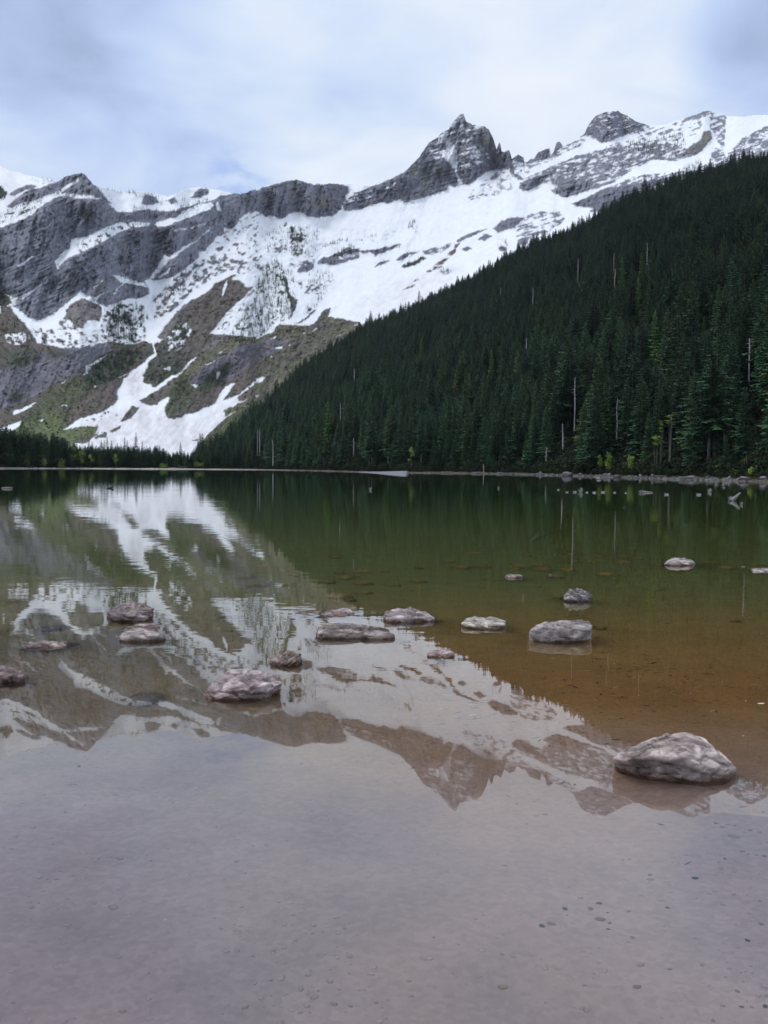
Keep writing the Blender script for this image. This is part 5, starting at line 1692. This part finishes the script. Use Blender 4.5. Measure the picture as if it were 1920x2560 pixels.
rock('rock', 'flat-topped grey block with a sharp brown right corner, on the left',
     [(296, 1597), (330, 1601), (365, 1605), (390, 1599), (412, 1590)], [(300, 1590, .05), (312, 1573, .28), (345, 1568, .34), (395, 1576, .28), (413, 1586, .08), (298, 1593, .0), (366, 1595, .0), (395, 1579, .2)],
     0.5, 18, strata=0.12, amp=0.02, nl=3, tint=(0.85, 0.82, 0.80), q=24)
rock('rock', 'thin white-crusted slab lying flat among the left rocks',
     [(52, 1617), (80, 1622), (120, 1621), (160, 1611)], [(50, 1612, .08), (70, 1601, .25), (110, 1603, .25), (165, 1604, .2), (170, 1607, .1)], 0.42, 19, strata=0.8, nl=4, tint=(1.12, 1.06, 1.10), q=12)
rock('rock', 'dark reddish rock cut off by the left edge',
     [(-36, 1706), (0, 1709), (30, 1708), (60, 1702)], [(-42, 1672, .15), (-20, 1656, .25), (5, 1660, .28), (35, 1668, .22), (56, 1682, .12), (63, 1694, .05), (30, 1690, .0)],
     0.4, 20, strata=0.4, amp=0.045, nl=3, tint=(0.60, 0.50, 0.51), q=18)

# ---------------------------------------------------------------- stones under water
def refr(px, py, n=1.62):
    S_ = on_plane(px, py, 0.0)
    d = rays(px, py); d = d / np.linalg.norm(d)
    cosi = -d[2]
    k = 1 - (1 - cosi ** 2) / n ** 2
    t = d / n + (cosi / n - math.sqrt(k)) * np.array((0, 0, 1.0))
    lo, hi = 0.0, 20.0
    for _ in range(40):
        mid_ = (lo + hi) / 2
        p = S_ + t * mid_
        if p[2] > bed_z(p[0], p[1]):
            lo = mid_
        else:
            hi = mid_
    return S_ + t * lo


def stone_mesh(seed, sx, sy, sz, sub=3, q=12, amp=0.05, nrand=13):
    r = np.random.RandomState(seed)
    d = r.randn(nrand, 3)
    d /= np.linalg.norm(d, axis=1, keepdims=True)
    P = d * r.uniform(0.85, 1.1, (nrand, 1))
    P = np.concatenate([P, [(0.55, 0.3, 0.8), (-0.5, 0.4, 0.8), (0.1, -0.6, 0.82), (0.5, -0.4, -0.9), (-0.5, -0.3, -0.9), (0, 0.6, -0.9), (1, 0, 0), (-1, 0, 0), (0, 1, 0), (0, -1, 0)]])
    Vt, Fc = star(hull_planes(P), np.zeros(3), np.ones(3), sub, q)
    Vt = Vt * (1 + amp * fbm3(Vt * 2.0 + r.rand(3) * 30, 4, 0.6)[:, None] * 2)
    return mesh_np('stone', Vt * (sx, sy, sz), Fc, True)


LAND = [('big triangular rock', 1685, 1900), ('blocky flat-topped rock', 1403, 1580), ('small layered rock', 1445, 1488), ('low pale far rock', 1697, 1404), ('rock at the right edge', 1905, 1427),
        ('small middle rock', 1284, 1441), ('cream-coloured rock', 1212, 1556), ('mauve tailed rock', 1020, 1540), ('low pink rock', 845, 1530), ('long smooth slab', 890, 1575), ('cracked pink boulder', 605, 1710),
        ('dark folded rock', 326, 1530), ('flat grey block', 355, 1585), ('thin white-crusted slab', 108, 1612), ('dark rock at the left edge', 15, 1685), ('tiny rock tip', 1375, 1437), ('short pinkish rock', 1103, 1634)]
used_labels = {}


def where(px, py):
    best = min(LAND, key=lambda l: math.hypot((l[1] - px), (l[2] - py) * 2.2))
    dx, dy = px - best[1], (py - best[2]) * 2.2
    if abs(dx) > abs(dy):
        w = 'left of' if dx < 0 else 'right of'
        if abs(dy) > 0.45 * abs(dx):
            w = ('behind and ' if dy < 0 else 'in front and ') + w
    else:
        w = 'behind' if dy < 0 else 'in front of'
    return '%s the %s' % (w, best[0])


def unique(lab, alts):
    if lab not in used_labels:
        used_labels[lab] = 1
        return lab
    for a_ in alts:
        l2 = a_ + ' ' + lab
        if l2 not in used_labels:
            used_labels[l2] = 1
            return l2
    return lab


_2 = lambda x0, x1, y0, y1: (640 + x0 / K, 640 + x1 / K, 1160 + y0 / K, 1160 + y1 / K)
_3 = lambda x0, x1, y0, y1: (1280 + x0 / K, 1280 + x1 / K, 1160 + y0 / K, 1160 + y1 / K)
_1 = lambda x0, x1, y0, y1: (x0 / K, x1 / K, 1160 + y0 / K, 1160 + y1 / K)
SUNK = [_2(510,645,715,752), _2(630,760,683,705), _2(628,695,708,732), _2(400,520,758,780), _2(610,770,763,787), _2(635,765,820,848), _2(420,630,836,874), _2(980,1122,748,772), _2(1250,1410,660,684), _2(1400,1530,655,676),
        _2(460,570,596,614), _2(1340,1500,568,587), _2(560,655,868,898), _2(800,872,690,705), _2(890,948,782,796), _2(1020,1090,668,682), _2(495,590,700,714), _2(1200,1300,630,642), _2(140,230,682,700), _2(0,110,650,668),
        _2(120,220,775,795), _2(0,80,775,797), _2(200,290,715,730),
        _3(525,630,585,606), _3(550,635,610,634), _3(680,822,622,648), _3(310,440,663,699), _3(560,712,700,727), _3(150,310,660,702), _3(0,135,652,670), _3(0,70,672,690), _3(912,1040,648,670), _3(1050,1215,670,694), _3(1250,1365,630,647),
        _3(1345,1500,662,684), _3(1560,1659,643,662), _3(700,792,588,612), _3(345,428,573,590), _3(75,150,588,602), _3(380,462,626,642), _3(255,355,722,745), _3(500,560,622,640), _3(800,880,598,618), _3(140,240,640,662), _3(1400,1525,548,562), _3(770,830,548,562), _3(270,345,850,882),
        (1484, 1527, 1560, 1577), _1(1390,1580,975,1012), _1(0,110,872,905), _1(220,340,828,850), _1(1500,1640,715,745), _1(1560,1659,780,800), (70, 158, 1560, 1580), (150, 196, 1608, 1616),
        (296, 404, 1726, 1764), (1825, 1860, 1551, 1557), (1075, 1108, 1546, 1556)]
smesh = [stone_mesh(700 + i, 1, 1, 1, 4, 45, 0.09, 7) for i in range(7)]
for q_ in smesh:
    q_.materials.append(SUNKM)
for i, (x0, x1, y0, y1) in enumerate(SUNK):
    px, py = (x0 + x1) / 2, (y0 + y1) / 2
    B = refr(px, y1)
    wid = (x1 - x0) / FPX * B[1] / 2 * 1.02
    o = bpy.data.objects.new('sunken_stone', smesh[i % 7])
    col.objects.link(o)
    thick = min(0.13 + 0.14 * rng.rand(), 0.42 * abs(B[2]))
    B2 = refr(px, y0)
    hw = min(max((B2[1] - B[1]) * 0.48, wid * 0.4), wid * 2.0)
    o.location = (B[0], B[1] + hw * 0.8, B[2] + thick * 0.45)
    o.rotation_euler = (rng.uniform(-0.06, 0.06), rng.uniform(-0.06, 0.06), rng.uniform(-0.12, 0.12))
    o.scale = (wid, hw, thick)
    f_ = rng.uniform(0.8, 1.25)
    o.color = (f_, f_ * rng.uniform(0.92, 1.0), f_ * rng.uniform(0.85, 1.0), 1)
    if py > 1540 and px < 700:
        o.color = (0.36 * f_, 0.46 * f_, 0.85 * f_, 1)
    size = 'small' if x1 - x0 < 38 else ('middling' if x1 - x0 < 55 else 'wide')
    lab = unique('%s flat brown stone under water, %s' % (size, where(px, py)), ['darker', 'thinner', 'nearer', 'farther', 'second', 'third'])
    tag(o, lab, 'sunken stone', 'flat stones lying under the water')

# sunken log and twig
def wood_obj(name, paths, label, cat, mat, group=None):
    me = mesh_parts(name, [tube(p, r, 8) for p, r in paths])
    o = link(name, me, mat)
    tag(o, label, cat, group)
    return o


mw, ntw, bw = material('sodden_wood')
tw = N(ntw, 'ShaderNodeTexCoord')
nw = N(ntw, 'ShaderNodeTexNoise', ins={'Vector': tw.outputs['Object'], 'Scale': 3.0, 'Detail': 8.0})
ntw.links.new(ramp(ntw, nw.outputs[0], [(0.3, (0.25, 0.25, 0.10)), (0.7, (0.42, 0.40, 0.19))]), bw.inputs['Base Color'])
a_, b_ = refr(1322, 1357), refr(1358, 1331)
wood_obj('sunken_log', [([a_ + (0, 0, .1), (a_ + b_) / 2 + (0, 0, .16), b_ + (0, 0, .12)], [0.08, 0.15, 0.17])], 'greenish sunken log lying slanted in the deeper water', 'log', mw)
a_, b_ = refr(1634, 1480), refr(1673, 1470)
wood_obj('sunken_twig', [([a_ + (0, 0, .02), b_ + (0, 0, .03)], [0.012, 0.008])], 'thin dark stick on the lake bed behind the blocky rock', 'stick', BARK)

# ---------------------------------------------------------------- pebbles near the camera
_7 = lambda x, y: (1200 + x / 2.304, 2000 + y / 2.304)
PEB = [(980,432,36,0), (1240,452,50,2), (1080,622,30,2), (686,597,44,1), (488,627,46,1), (357,728,46,2), (412,715,60,3), (636,628,48,3), (692,690,70,3), (747,710,26,1), (738,745,26,1), (877,793,40,4), (924,950,60,5), (1093,975,32,3), (905,1077,54,3),
       (130,1080,64,4), (1541,810,42,1), (1620,716,36,0), (1482,1102,38,0), (1505,1192,34,1), (1643,1190,40,2), (1342,1272,36,4), (1410,340,28,1), (1462,212,80,4), (1357,135,34,1), (1395,158,40,0), (1426,142,30,3), (1557,175,32,1), (1610,187,34,3), (1510,296,36,3), (1590,318,28,4), (1543,315,24,3), (1637,325,40,3), (1653,245,22,2), (1632,70,26,1), (1468,149,20,1), (1523,188,18,1), (1376,361,14,1), (1383,323,12,1), (503,665,18,1), (735,650,20,1)]
PC = [(0.85, 0.8, 0.8), (0.34, 0.32, 0.34), (0.10, 0.06, 0.06), (0.95, 0.66, 0.58), (1.15, 0.92, 0.55), (1.3, 1.3, 1.2)]
PN = ['pale grey', 'grey', 'blackish', 'pinkish', 'tan', 'whitish']
PEBM = rock_material('pebble_stone', (0.28, 0.25, 0.23), (0.34, 0.31, 0.29), (0.42, 0.38, 0.36), 4.0, 0.2, False)
pmesh = [stone_mesh(720 + i, 1, 1, 1, 3, 7, 0.03) for i in range(5)]
for q_ in pmesh:
    q_.materials.append(PEBM)
PLAND = LAND[:1]
for i, (x, y, w, c) in enumerate(PEB):
    px, py = _7(x, y)
    B = refr(px, py)
    s_ = w / 2.304 / FPX * B[1] / 2 * 1.25
    o = bpy.data.objects.new('pebble', pmesh[i % 5])
    col.objects.link(o)
    o.location = (B[0], B[1], B[2] + s_ * 0.25)
    o.rotation_euler = (rng.uniform(-.3, .3), rng.uniform(-.3, .3), rng.uniform(0, 3.1) if w < 50 else rng.uniform(-0.5, 0.5))
    o.scale = (s_, s_ * 0.7, s_ * 0.5)
    o.color = (*PC[c], 1)
    side = 'upper part of the lower right corner' if py < 2190 and px > 1700 else ('lower right corner' if px > 1650 else ('middle of the right foreground' if py < 2360 else 'bottom edge right of the middle'))
    lab = unique('%s%s pebble on the lake bed, %s' % ('tiny ' if w < 22 else ('large ' if w > 46 else 'small '), PN[c], side), ['rounder', 'longer', 'upper', 'lower', 'rightmost', 'leftmost', 'dimmer', 'sharper', 'smoother'])
    tag(o, lab, 'pebble', 'pebbles on the shallow bed in the foreground')

# countless smaller gravel
rg = np.random.RandomState(31)
n = 5200
gy = 2.7 * (14 / 2.7) ** (rg.rand(n) ** 1.25)
gx = (rg.rand(n) * 2 - 1) * (gy * 0.46 + 0.3)
cl = fbm(gx * 1.1, gy * 1.1, 3, 81)
kp = rg.rand(n) < np.clip(0.42 + 1.3 * cl + 0.15 * (gx < 0) - 0.1 * (gx > 0), 0.04, 1)
gx, gy = gx[kp], gy[kp]
n = len(gx)
V1, F1 = ico(1)
pr = []
for k in range(8):
    a = V1 * (1 + 0.22 * fbm3(V1 * 1.3 + k * 7, 2)[:, None])
    pr.append(a)
sz_ = 0.006 + 0.013 * rg.rand(n) ** 2.4
sz_ *= np.where(rg.rand(n) < 0.02, 1.6, 1)
VV, FF, CC = [], [], []
for i in range(n):
    th = rg.rand() * 6.28
    v_ = pr[i & 7] * (sz_[i], sz_[i] * rg.uniform(0.5, 0.85), sz_[i] * rg.uniform(0.22, 0.4))
    c_, s_ = math.cos(th), math.sin(th)
    v_ = np.stack([v_[:, 0] * c_ - v_[:, 1] * s_, v_[:, 0] * s_ + v_[:, 1] * c_, v_[:, 2]], -1) + (gx[i], gy[i], near_z(gy[i]) + sz_[i] * 0.08)
    VV.append(v_); FF.append(F1 + i * len(V1))
    t_ = rg.rand()
    base_c = np.array((0.50, 0.385, 0.355)) * rg.uniform(0.74, 1.12) if t_ < 0.93 else (np.array((0.28, 0.25, 0.28)) if t_ < 0.97 else np.array((0.66, 0.56, 0.44)))
    CC.append(np.tile(base_c, (len(V1), 1)))
me = mesh_np('lake_bed_gravel', np.concatenate(VV), np.concatenate(FF), True)
set_col(me, np.concatenate(CC))
mg, ntg, bgm = material('gravel')
ag = N(ntg, 'ShaderNodeAttribute', attribute_name='Col')
ntg.links.new(ag.outputs['Color'], bgm.inputs['Base Color'])
tag(link('lake_bed_gravel', me, mg), 'small flat gravel strewn over the shallow lake bed', 'gravel', None, 'stuff')

# sunken leaf and twig litter: thin dark slivers, past counting
n = 8000
gy = 4.2 * (24 / 4.2) ** rg.rand(n)
gx = (rg.rand(n) * 2 - 1) * (gy * 0.44 + 0.3)
cl = fbm(gx * 0.6, gy * 0.35, 3, 83)
kp = rg.rand(n) < np.clip(0.35 + 1.5 * cl, 0.03, 1) * np.interp(gy, [4.2, 5.6, 7.5, 24], [0.0, 0.12, 1, 1]) * np.where(gx / gy < 0.05, 0.35, 1)
gx, gy = gx[kp], gy[kp]
n = len(gx)
L = (0.010 + 0.035 * rg.rand(n) ** 2.5) * np.interp(gy, [4, 8, 24], [0.9, 1.3, 3.0])
Wd = L * rg.uniform(0.10, 0.35, n)
th = rg.randn(n) * 0.7
ca, sa = np.cos(th), np.sin(th)
zb_ = near_z(gy) + 0.012
pts = np.array([(-1, 0, 0), (0, -1, 0), (1, 0, 0), (0, 1, 0), (0, 0, 1)], float)
VV = np.zeros((n, 5, 3))
for k_ in range(5):
    lx, ly = pts[k_, 0] * L, pts[k_, 1] * Wd
    VV[:, k_, 0] = gx + lx * ca - ly * sa
    VV[:, k_, 1] = gy + lx * sa + ly * ca
    VV[:, k_, 2] = zb_ + pts[k_, 2] * L * 0.25 + 0.3 * L * pts[k_, 0] * rg.uniform(-.3, .3, n)
f0 = np.array([(0, 1, 4), (1, 2, 4), (2, 3, 4), (3, 0, 4)])
FF = (f0[None] + 5 * np.arange(n)[:, None, None]).reshape(-1, 3)
me = mesh_np('lake_bed_litter', VV.reshape(-1, 3), FF)
dark = rg.rand(n) < 0.85
cc_ = np.where(dark[:, None], np.array((0.07, 0.04, 0.025)), np.array((0.55, 0.45, 0.30))) * rg.uniform(0.7, 1.4, (n, 1))
set_col(me, np.repeat(cc_, 5, axis=0))
tag(link('lake_bed_litter', me, mg), 'dark sunken leaves and twigs scattered over the brown lake bed', 'leaf litter', None, 'stuff')

# ---------------------------------------------------------------- gravel bar and shore boulders
cols_ = np.linspace(893, 1024, 60)
front_py = np.interp(cols_, [893, 930, 985, 1016, 1024], [1180.5, 1183, 1187, 1188, 1182])
fy = np.array([on_plane(a, b_, 0.0)[1] for a, b_ in zip(cols_, front_py)])
hgt = np.interp(cols_, [893, 910, 960, 1005, 1018, 1024], [0.03, 0.15, 0.45, 0.78, 0.74, 0.05])
vv_ = np.array([0, .04, .1, .2, .35, .5, .7, 1.0])
prof = np.array([-0.25, 0.05, 0.3, 0.6, 0.85, 1.0, 0.9, 0.4])
yb_ = np.interp(cols_, [893, 1024], [352, 306])
GY = fy + (yb_ - fy) * vv_[:, None]
GX = (cols_ - 960) / FPX * GY
GZ = hgt * prof[:, None] + 0.05 * fbm(GX / 2, GY / 4, 3, 90)
me = mesh_np('gravel_bar', np.stack([GX, GY, GZ], -1).reshape(-1, 3), grid_faces(8, 60), True)
mb_, ntb_, bb_ = material('grey_gravel')
gg = N(ntb_, 'ShaderNodeNewGeometry')
ng_ = N(ntb_, 'ShaderNodeTexNoise', ins={'Vector': gg.outputs['Position'], 'Scale': 0.9, 'Detail': 8.0, 'Roughness': 0.7})
ntb_.links.new(ramp(ntb_, ng_.outputs[0], [(0.3, (0.15, 0.145, 0.155)), (0.7, (0.25, 0.24, 0.255))]), bb_.inputs['Base Color'])
bumpn(ntb_, bb_, ng_.outputs[0], 0.6, 0.1)
tag(link('gravel_bar', me, mb_), 'pale grey gravel bar reaching out from the right bank', None, None, 'structure')

BOU = [(315,403,48,79,'large flat-topped grey boulder at the left end of the stony bank'), (505,545,49,70,'rounded boulder right of the large flat-topped one'), (545,582,84,99,'pale low rock sitting in the water before the bank'), (618,692,40,58,'wide boulder at the back of the bank under the green bush'),
       (653,716,66,89,'dark flat boulder at the waterline'), (755,790,55,73,'small upright grey boulder at the back of the bank'), (896,952,54,76,'squarish grey boulder alone at the back of the bank'), (590,650,62,80,'cracked grey boulder in the middle of the stony heap'), (430,480,64,78,'low boulder behind the waterline stones'),
       (820,870,66,84,'light boulder between upright and squarish boulders'), (1130,1260,80,98,'long low ledge of brown rock at the waterline'), (1250,1292,62,78,'pale boulder in the grass behind the roots'), (1262,1322,76,102,'dark jagged boulder beside the driftwood roots'),
       (1398,1450,82,102,'rough boulder right of the roots'), (1480,1612,94,112,'broad pale flat ledge at the water near the right edge'), (1605,1700,68,92,'tall layered outcrop at the right edge'), (1610,1700,94,114,'low slab in front of the layered outcrop'), (1330,1372,84,104,'wedge-shaped dark boulder among driftwood roots'),
       (170,215,48,64,'low boulder on the brown bank left of the large one'), (1030,1064,0,0,'') ]
bmesh_ = [stone_mesh(740 + i, 1, 1, 1, 4, 12, 0.05) for i in range(5)]
for q_ in bmesh_:
    q_.materials.append(BOULD)
for i, (x0, x1, y0, y1, lab) in enumerate(BOU):
    if not lab:
        continue
    a, b_, c_, d_ = _3(x0, x1, y0, y1)
    px = (a + b_) / 2
    G0 = on_plane(px, d_, 0.0)
    Y = min(G0[1], shore_y(px) + 4)
    zg = 0.0 if Y < shore_y(px) + 0.5 else min((Y - shore_y(px)) * 0.09, 0.4)
    w = (b_ - a) / FPX * Y / 2
    h = (d_ - c_) / FPX * Y
    o = bpy.data.objects.new('boulder', bmesh_[i % 5])
    col.objects.link(o)
    o.location = ((px - 960) / FPX * Y, Y + w * 0.5, zg + h * 0.30)
    o.scale = (w * 1.05, w * 0.7, h * 0.72)
    o.rotation_euler = (0, rng.uniform(-.08, .08), rng.uniform(-.3, .3))
    f_ = rng.uniform(0.75, 1.1)
    if 'dark' in lab: f_ = 0.45
    if 'pale' in lab or 'light' in lab: f_ = 1.25
    o.color = (f_, f_ * 0.97, f_, 1)
    tag(o, lab, 'boulder', 'boulders along the right shore')

n = 1500
px = np.concatenate([rg.uniform(1225, 1800, 900), rg.uniform(1020, 1990, 400), rg.uniform(640, 900, 200)])
Y = shore_y(px) + rg.uniform(-1.3, 4.2, n)
dd = Y - shore_y(px)
zg = np.interp(dd, [-3, 0, 2, 6], [-.14, 0, .22, .5])
sz_ = (0.10 + 0.34 * rg.rand(n) ** 2.5) * np.where(px < 1000, 0.8, 1.0)
VV, FF = [], []
CC = []
for i in range(n):
    th = rg.rand() * 6.28
    v_ = pr[i & 7] * (sz_[i], sz_[i] * rg.uniform(0.5, 0.85), sz_[i] * rg.uniform(0.35, 0.7))
    c_, s_ = math.cos(th), math.sin(th)
    v_ = np.stack([v_[:, 0] * c_ - v_[:, 1] * s_, v_[:, 0] * s_ + v_[:, 1] * c_, v_[:, 2]], -1) + ((px[i] - 960) / FPX * Y[i], Y[i], zg[i] + sz_[i] * 0.15)
    VV.append(v_); FF.append(F1 + i * len(V1))
    g_ = rg.uniform(0.07, 0.24)
    CC.append(np.tile(np.array((g_, g_ * 0.94, g_ * 0.95)), (len(V1), 1)))
me = mesh_np('shore_stones', np.concatenate(VV), np.concatenate(FF), False)
set_col(me, np.concatenate(CC))
tag(link('shore_stones', me, mg), 'small grey stones littering the waterline of the right bank', 'gravel', None, 'stuff')

# ---------------------------------------------------------------- driftwood
def stump(px, y0, y1, wpx, seed, label, nroot=7, logto=None):
    rr = np.random.RandomState(seed)
    B = on_plane(px, y1, 0.0)
    h = (y1 - y0) / FPX * B[1]
    w = wpx / FPX * B[1] / 2
    parts = [tube([(0, 0, -0.3), (0, 0, h * 0.3), (rr.randn() * w * 0.2, 0, h * 0.7)], [w * 0.5, w * 0.42, w * 0.2], 8)]
    for k in range(nroot):
        a = 6.28 * k / nroot + rr.randn() * 0.3
        e = rr.uniform(0.3, 1.0)
        parts.append(tube([(0, 0, h * 0.15), (math.cos(a) * w * 0.5, math.sin(a) * w * 0.5, h * e * 0.6), (math.cos(a) * w * rr.uniform(0.7, 1.05), math.sin(a) * w * 0.9, h * e)], [w * 0.26, w * 0.18, w * 0.05], 6))
    o = link('driftwood_stump', mesh_parts('driftwood_stump', parts), DEADW)
    o.location = B
    tag(o, label, 'driftwood', 'driftwood stumps in the lake')
    return o


stump(1452, 1215, 1231, 15, 1, 'spiky root stump standing in the water among the ducks')
stump(1604, 1222, 1232, 18, 2, 'knobbly stump with a pale log trailing right')
a_, b_ = on_plane(1606, 1231.5, 0.0), on_plane(1632, 1232, 0.0)
wood_obj('driftwood_log', [([a_ + (0, 0, .04), b_ + (0, 0, .02)], [0.09, 0.04])], 'thin pale log floating from the knobbly stump', 'log', DEADW)
stump(1774, 1218, 1230, 15, 3, 'short squat stump before the roots on the right shore', 5)
stump(1825, 1239, 1251, 14, 4, 'stump of the nearest driftwood on the far right', 5)
a_, b_ = on_plane(1827, 1252, 0.0), on_plane(1850, 1252, 0.0)
wood_obj('driftwood_branch', [([a_, (a_ + b_) / 2 + (0, 0, .2), b_ + (0.0, 0, .46)], [0.12, 0.10, 0.045]), ([a_ + (.2, 0, .05), a_ + (.5, .1, .38)], [0.06, 0.03])], 'forked driftwood branch slanting up at the far right', 'driftwood', DEADW)
stump(1853, 1254, 1262, 14, 6, 'low driftwood lump nearest the camera on the far right', 6)
stump(926, 1217, 1225, 10, 7, 'lone small stump far out in front of the gravel bar', 6)
stump(1246, 1214, 1221, 8, 8, 'lone dark stump halfway between gravel bar and boulders', 6)
stump(1810, 1216, 1220, 8, 9, 'tiny stump tip close to the roots on the shore', 5)
stump(1791, 1190, 1205, 12, 10, 'upturned black roots at the edge of the right bank', 7)
stump(1808, 1193, 1206, 12, 11, 'second clump of roots at the right bank edge', 6)
for q_, lab, x0, x1, py in ((0, 'short dark log floating far out on the left', 266, 285, 1221), (1, 'thin pale log floating at the left edge', 4, 31, 1221.5)):
    a_, b_ = on_plane(x0, py, 0.0), on_plane(x1, py, 0.0)
    wood_obj('floating_log', [([a_ + (0, 0, .02), (a_ + b_) / 2 + (0, 0, .04), b_ + (0, 0, .05 + .1 * (q_ == 0))], [0.06, 0.09, 0.05])], lab, 'log', BARK if q_ == 0 else DEADW, 'floating logs')

for i, (px, dd_, L_, ang_, lab) in enumerate(((1120, 1.6, 5.0, 0.2, 'grey drift log lying along the low brown bank'), (1195, 2.4, 3.5, -0.15, 'short drift log on the low brown bank before the boulders'),
                                 (1660, 3.2, 4.5, 0.35, 'pale drift log at the back of the stony bank'), (1735, 2.4, 5.5, 0.1, 'long drift log on the brown bank before the roots'), (1870, 3.6, 3.0, -0.3, 'drift log in the grass behind the flat ledge'))):
    Y = float(shore_y(px)) + dd_
    X = (px - 960) / FPX * Y
    z = 0.22 + 0.05 * dd_
    wood_obj('drift_log', [([(X - L_ / 2 * math.cos(ang_), Y - L_ / 2 * math.sin(ang_), z), (X, Y, z + 0.07), (X + L_ / 2 * math.cos(ang_), Y + L_ / 2 * math.sin(ang_), z + 0.16)], [0.17, 0.14, 0.07]),
                          ([(X + L_ * 0.2, Y, z + 0.05), (X + L_ * 0.28, Y, z + 0.5)], [0.05, 0.015])], lab, 'log', DEADW, 'drift logs on the right bank')

# ---------------------------------------------------------------- ducks
md2, ntd, bd = material('duck_feathers')
ad = N(ntd, 'ShaderNodeAttribute', attribute_name='Col')
nd = N(ntd, 'ShaderNodeTexNoise', ins={'Scale': 40.0})
ntd.links.new(mixc(ntd, 0.12, ad.outputs['Color'], nd.outputs[1]), bd.inputs['Base Color'])


def duck_mesh():
    sp_ = [(-0.27, 0.09, 0.008), (-0.22, 0.07, 0.035), (-0.14, 0.05, 0.075), (-0.02, 0.045, 0.098), (0.09, 0.05, 0.085), (0.145, 0.09, 0.055), (0.16, 0.14, 0.034), (0.168, 0.18, 0.036), (0.19, 0.20, 0.043), (0.225, 0.198, 0.030), (0.245, 0.19, 0.012), (0.30, 0.182, 0.006)]
    V, Fc = tube([(x, 0, z) for x, z, r in sp_], [r for x, z, r in sp_], 10)
    me = mesh_parts('duck', [(V, Fc)])
    cs = []
    for v_ in me.vertices:
        x, y, z = v_.co
        if x > 0.24: c = (0.05, 0.04, 0.03)
        elif z > 0.13 and x > 0.1: c = (0.012, 0.02, 0.015)
        elif z > 0.105 and x < 0.08: c = (0.03, 0.03, 0.03)
        elif x < -0.2: c = (0.06, 0.06, 0.06)
        else: c = (0.46, 0.45, 0.44)
        cs.append(c)
    set_col(me, np.array(cs))
    me.materials.append(md2)
    return me


dm = duck_mesh()
for x, y, f_, s_, lab in ((300, 169, 1, .8, 'small dark-looking duck leading at the left of the flock'), (355, 185, -1, .9, 'duck alone just left of the spiky stump'), (405, 184, -1, 1.15, 'white-sided duck touching the left of the spiky stump'),
                          (535, 187, 1, 1.0, 'pale duck second to the right of the spiky stump'), (588, 185, -1, 1.1, 'bright duck third to the right of the spiky stump'), (665, 187, 1, .8, 'dim duck trailing behind the bright one'),
                          (738, 189, 1, .7, 'faint duck last in the left file'), (1000, 200, -1, 1.15, 'white duck between the knobbly and the squat stump'), (1208, 201, -1, 1.2, 'rightmost duck, white with a dark head'), (485, 186, 1, .8, 'duck right beside the spiky stump')):
    px, py = 1280 + x / K, 1160 + y / K
    B = on_plane(px, py, 0.0)
    o = bpy.data.objects.new('duck', dm)
    col.objects.link(o)
    o.location = B
    o.rotation_euler = (0, 0, (0 if f_ > 0 else math.pi) + rng.uniform(-.4, .4))
    s_ *= 0.68
    o.scale = (s_, s_, s_)
    tag(o, lab, 'duck', 'ducks swimming in a line')

# floating feather and petals
def leaf_obj(px, py, wpx, label, rot=0.0, colr_=(0.75, 0.74, 0.76)):
    B = on_plane(px, py, 0.0)
    L = wpx / FPX * B[1] / 2
    t = np.linspace(-1, 1, 9)
    V = []
    for a in t:
        w = 0.30 * L * math.sqrt(max(0, 1 - a * a)) * (1 - 0.3 * a)
        V += [(a * L, -w, 0.006 + 0.02 * a * a * L * 4), (a * L, 0, 0.006 + 0.012 * L), (a * L, w, 0.008 + 0.02 * a * a * L * 4)]
    V = np.array(V)
    me = mesh_np('feather', V, grid_faces(9, 3), True)
    if 'white_down' not in bpy.data.materials:
        mm, nn_, b2 = material('white_down')
        tq = N(nn_, 'ShaderNodeTexCoord')
        nq = N(nn_, 'ShaderNodeTexNoise', ins={'Vector': tq.outputs['Object'], 'Scale': 60.0})
        nn_.links.new(ramp(nn_, nq.outputs[0], [(0.3, (0.6, 0.59, 0.6)), (0.7, (0.8, 0.79, 0.8))]), b2.inputs['Base Color'])
    o = link('feather', me, bpy.data.materials['white_down'])
    o.location = B; o.rotation_euler = (0, 0, rot)
    tag(o, label, 'feather', 'white feathers afloat')


leaf_obj(1902, 1761, 20, 'white feather afloat near the right edge behind the triangular rock', 0.2)
leaf_obj(1858, 1418, 10, 'small white feather afloat beside the right-edge rock', 0.1)
leaf_obj(1858, 1842, 7, 'tiny white feather right above the triangular rock', 0.4)
leaf_obj(1559, 1270, 7, 'speck of white down far out in front of the ducks', 0.0)
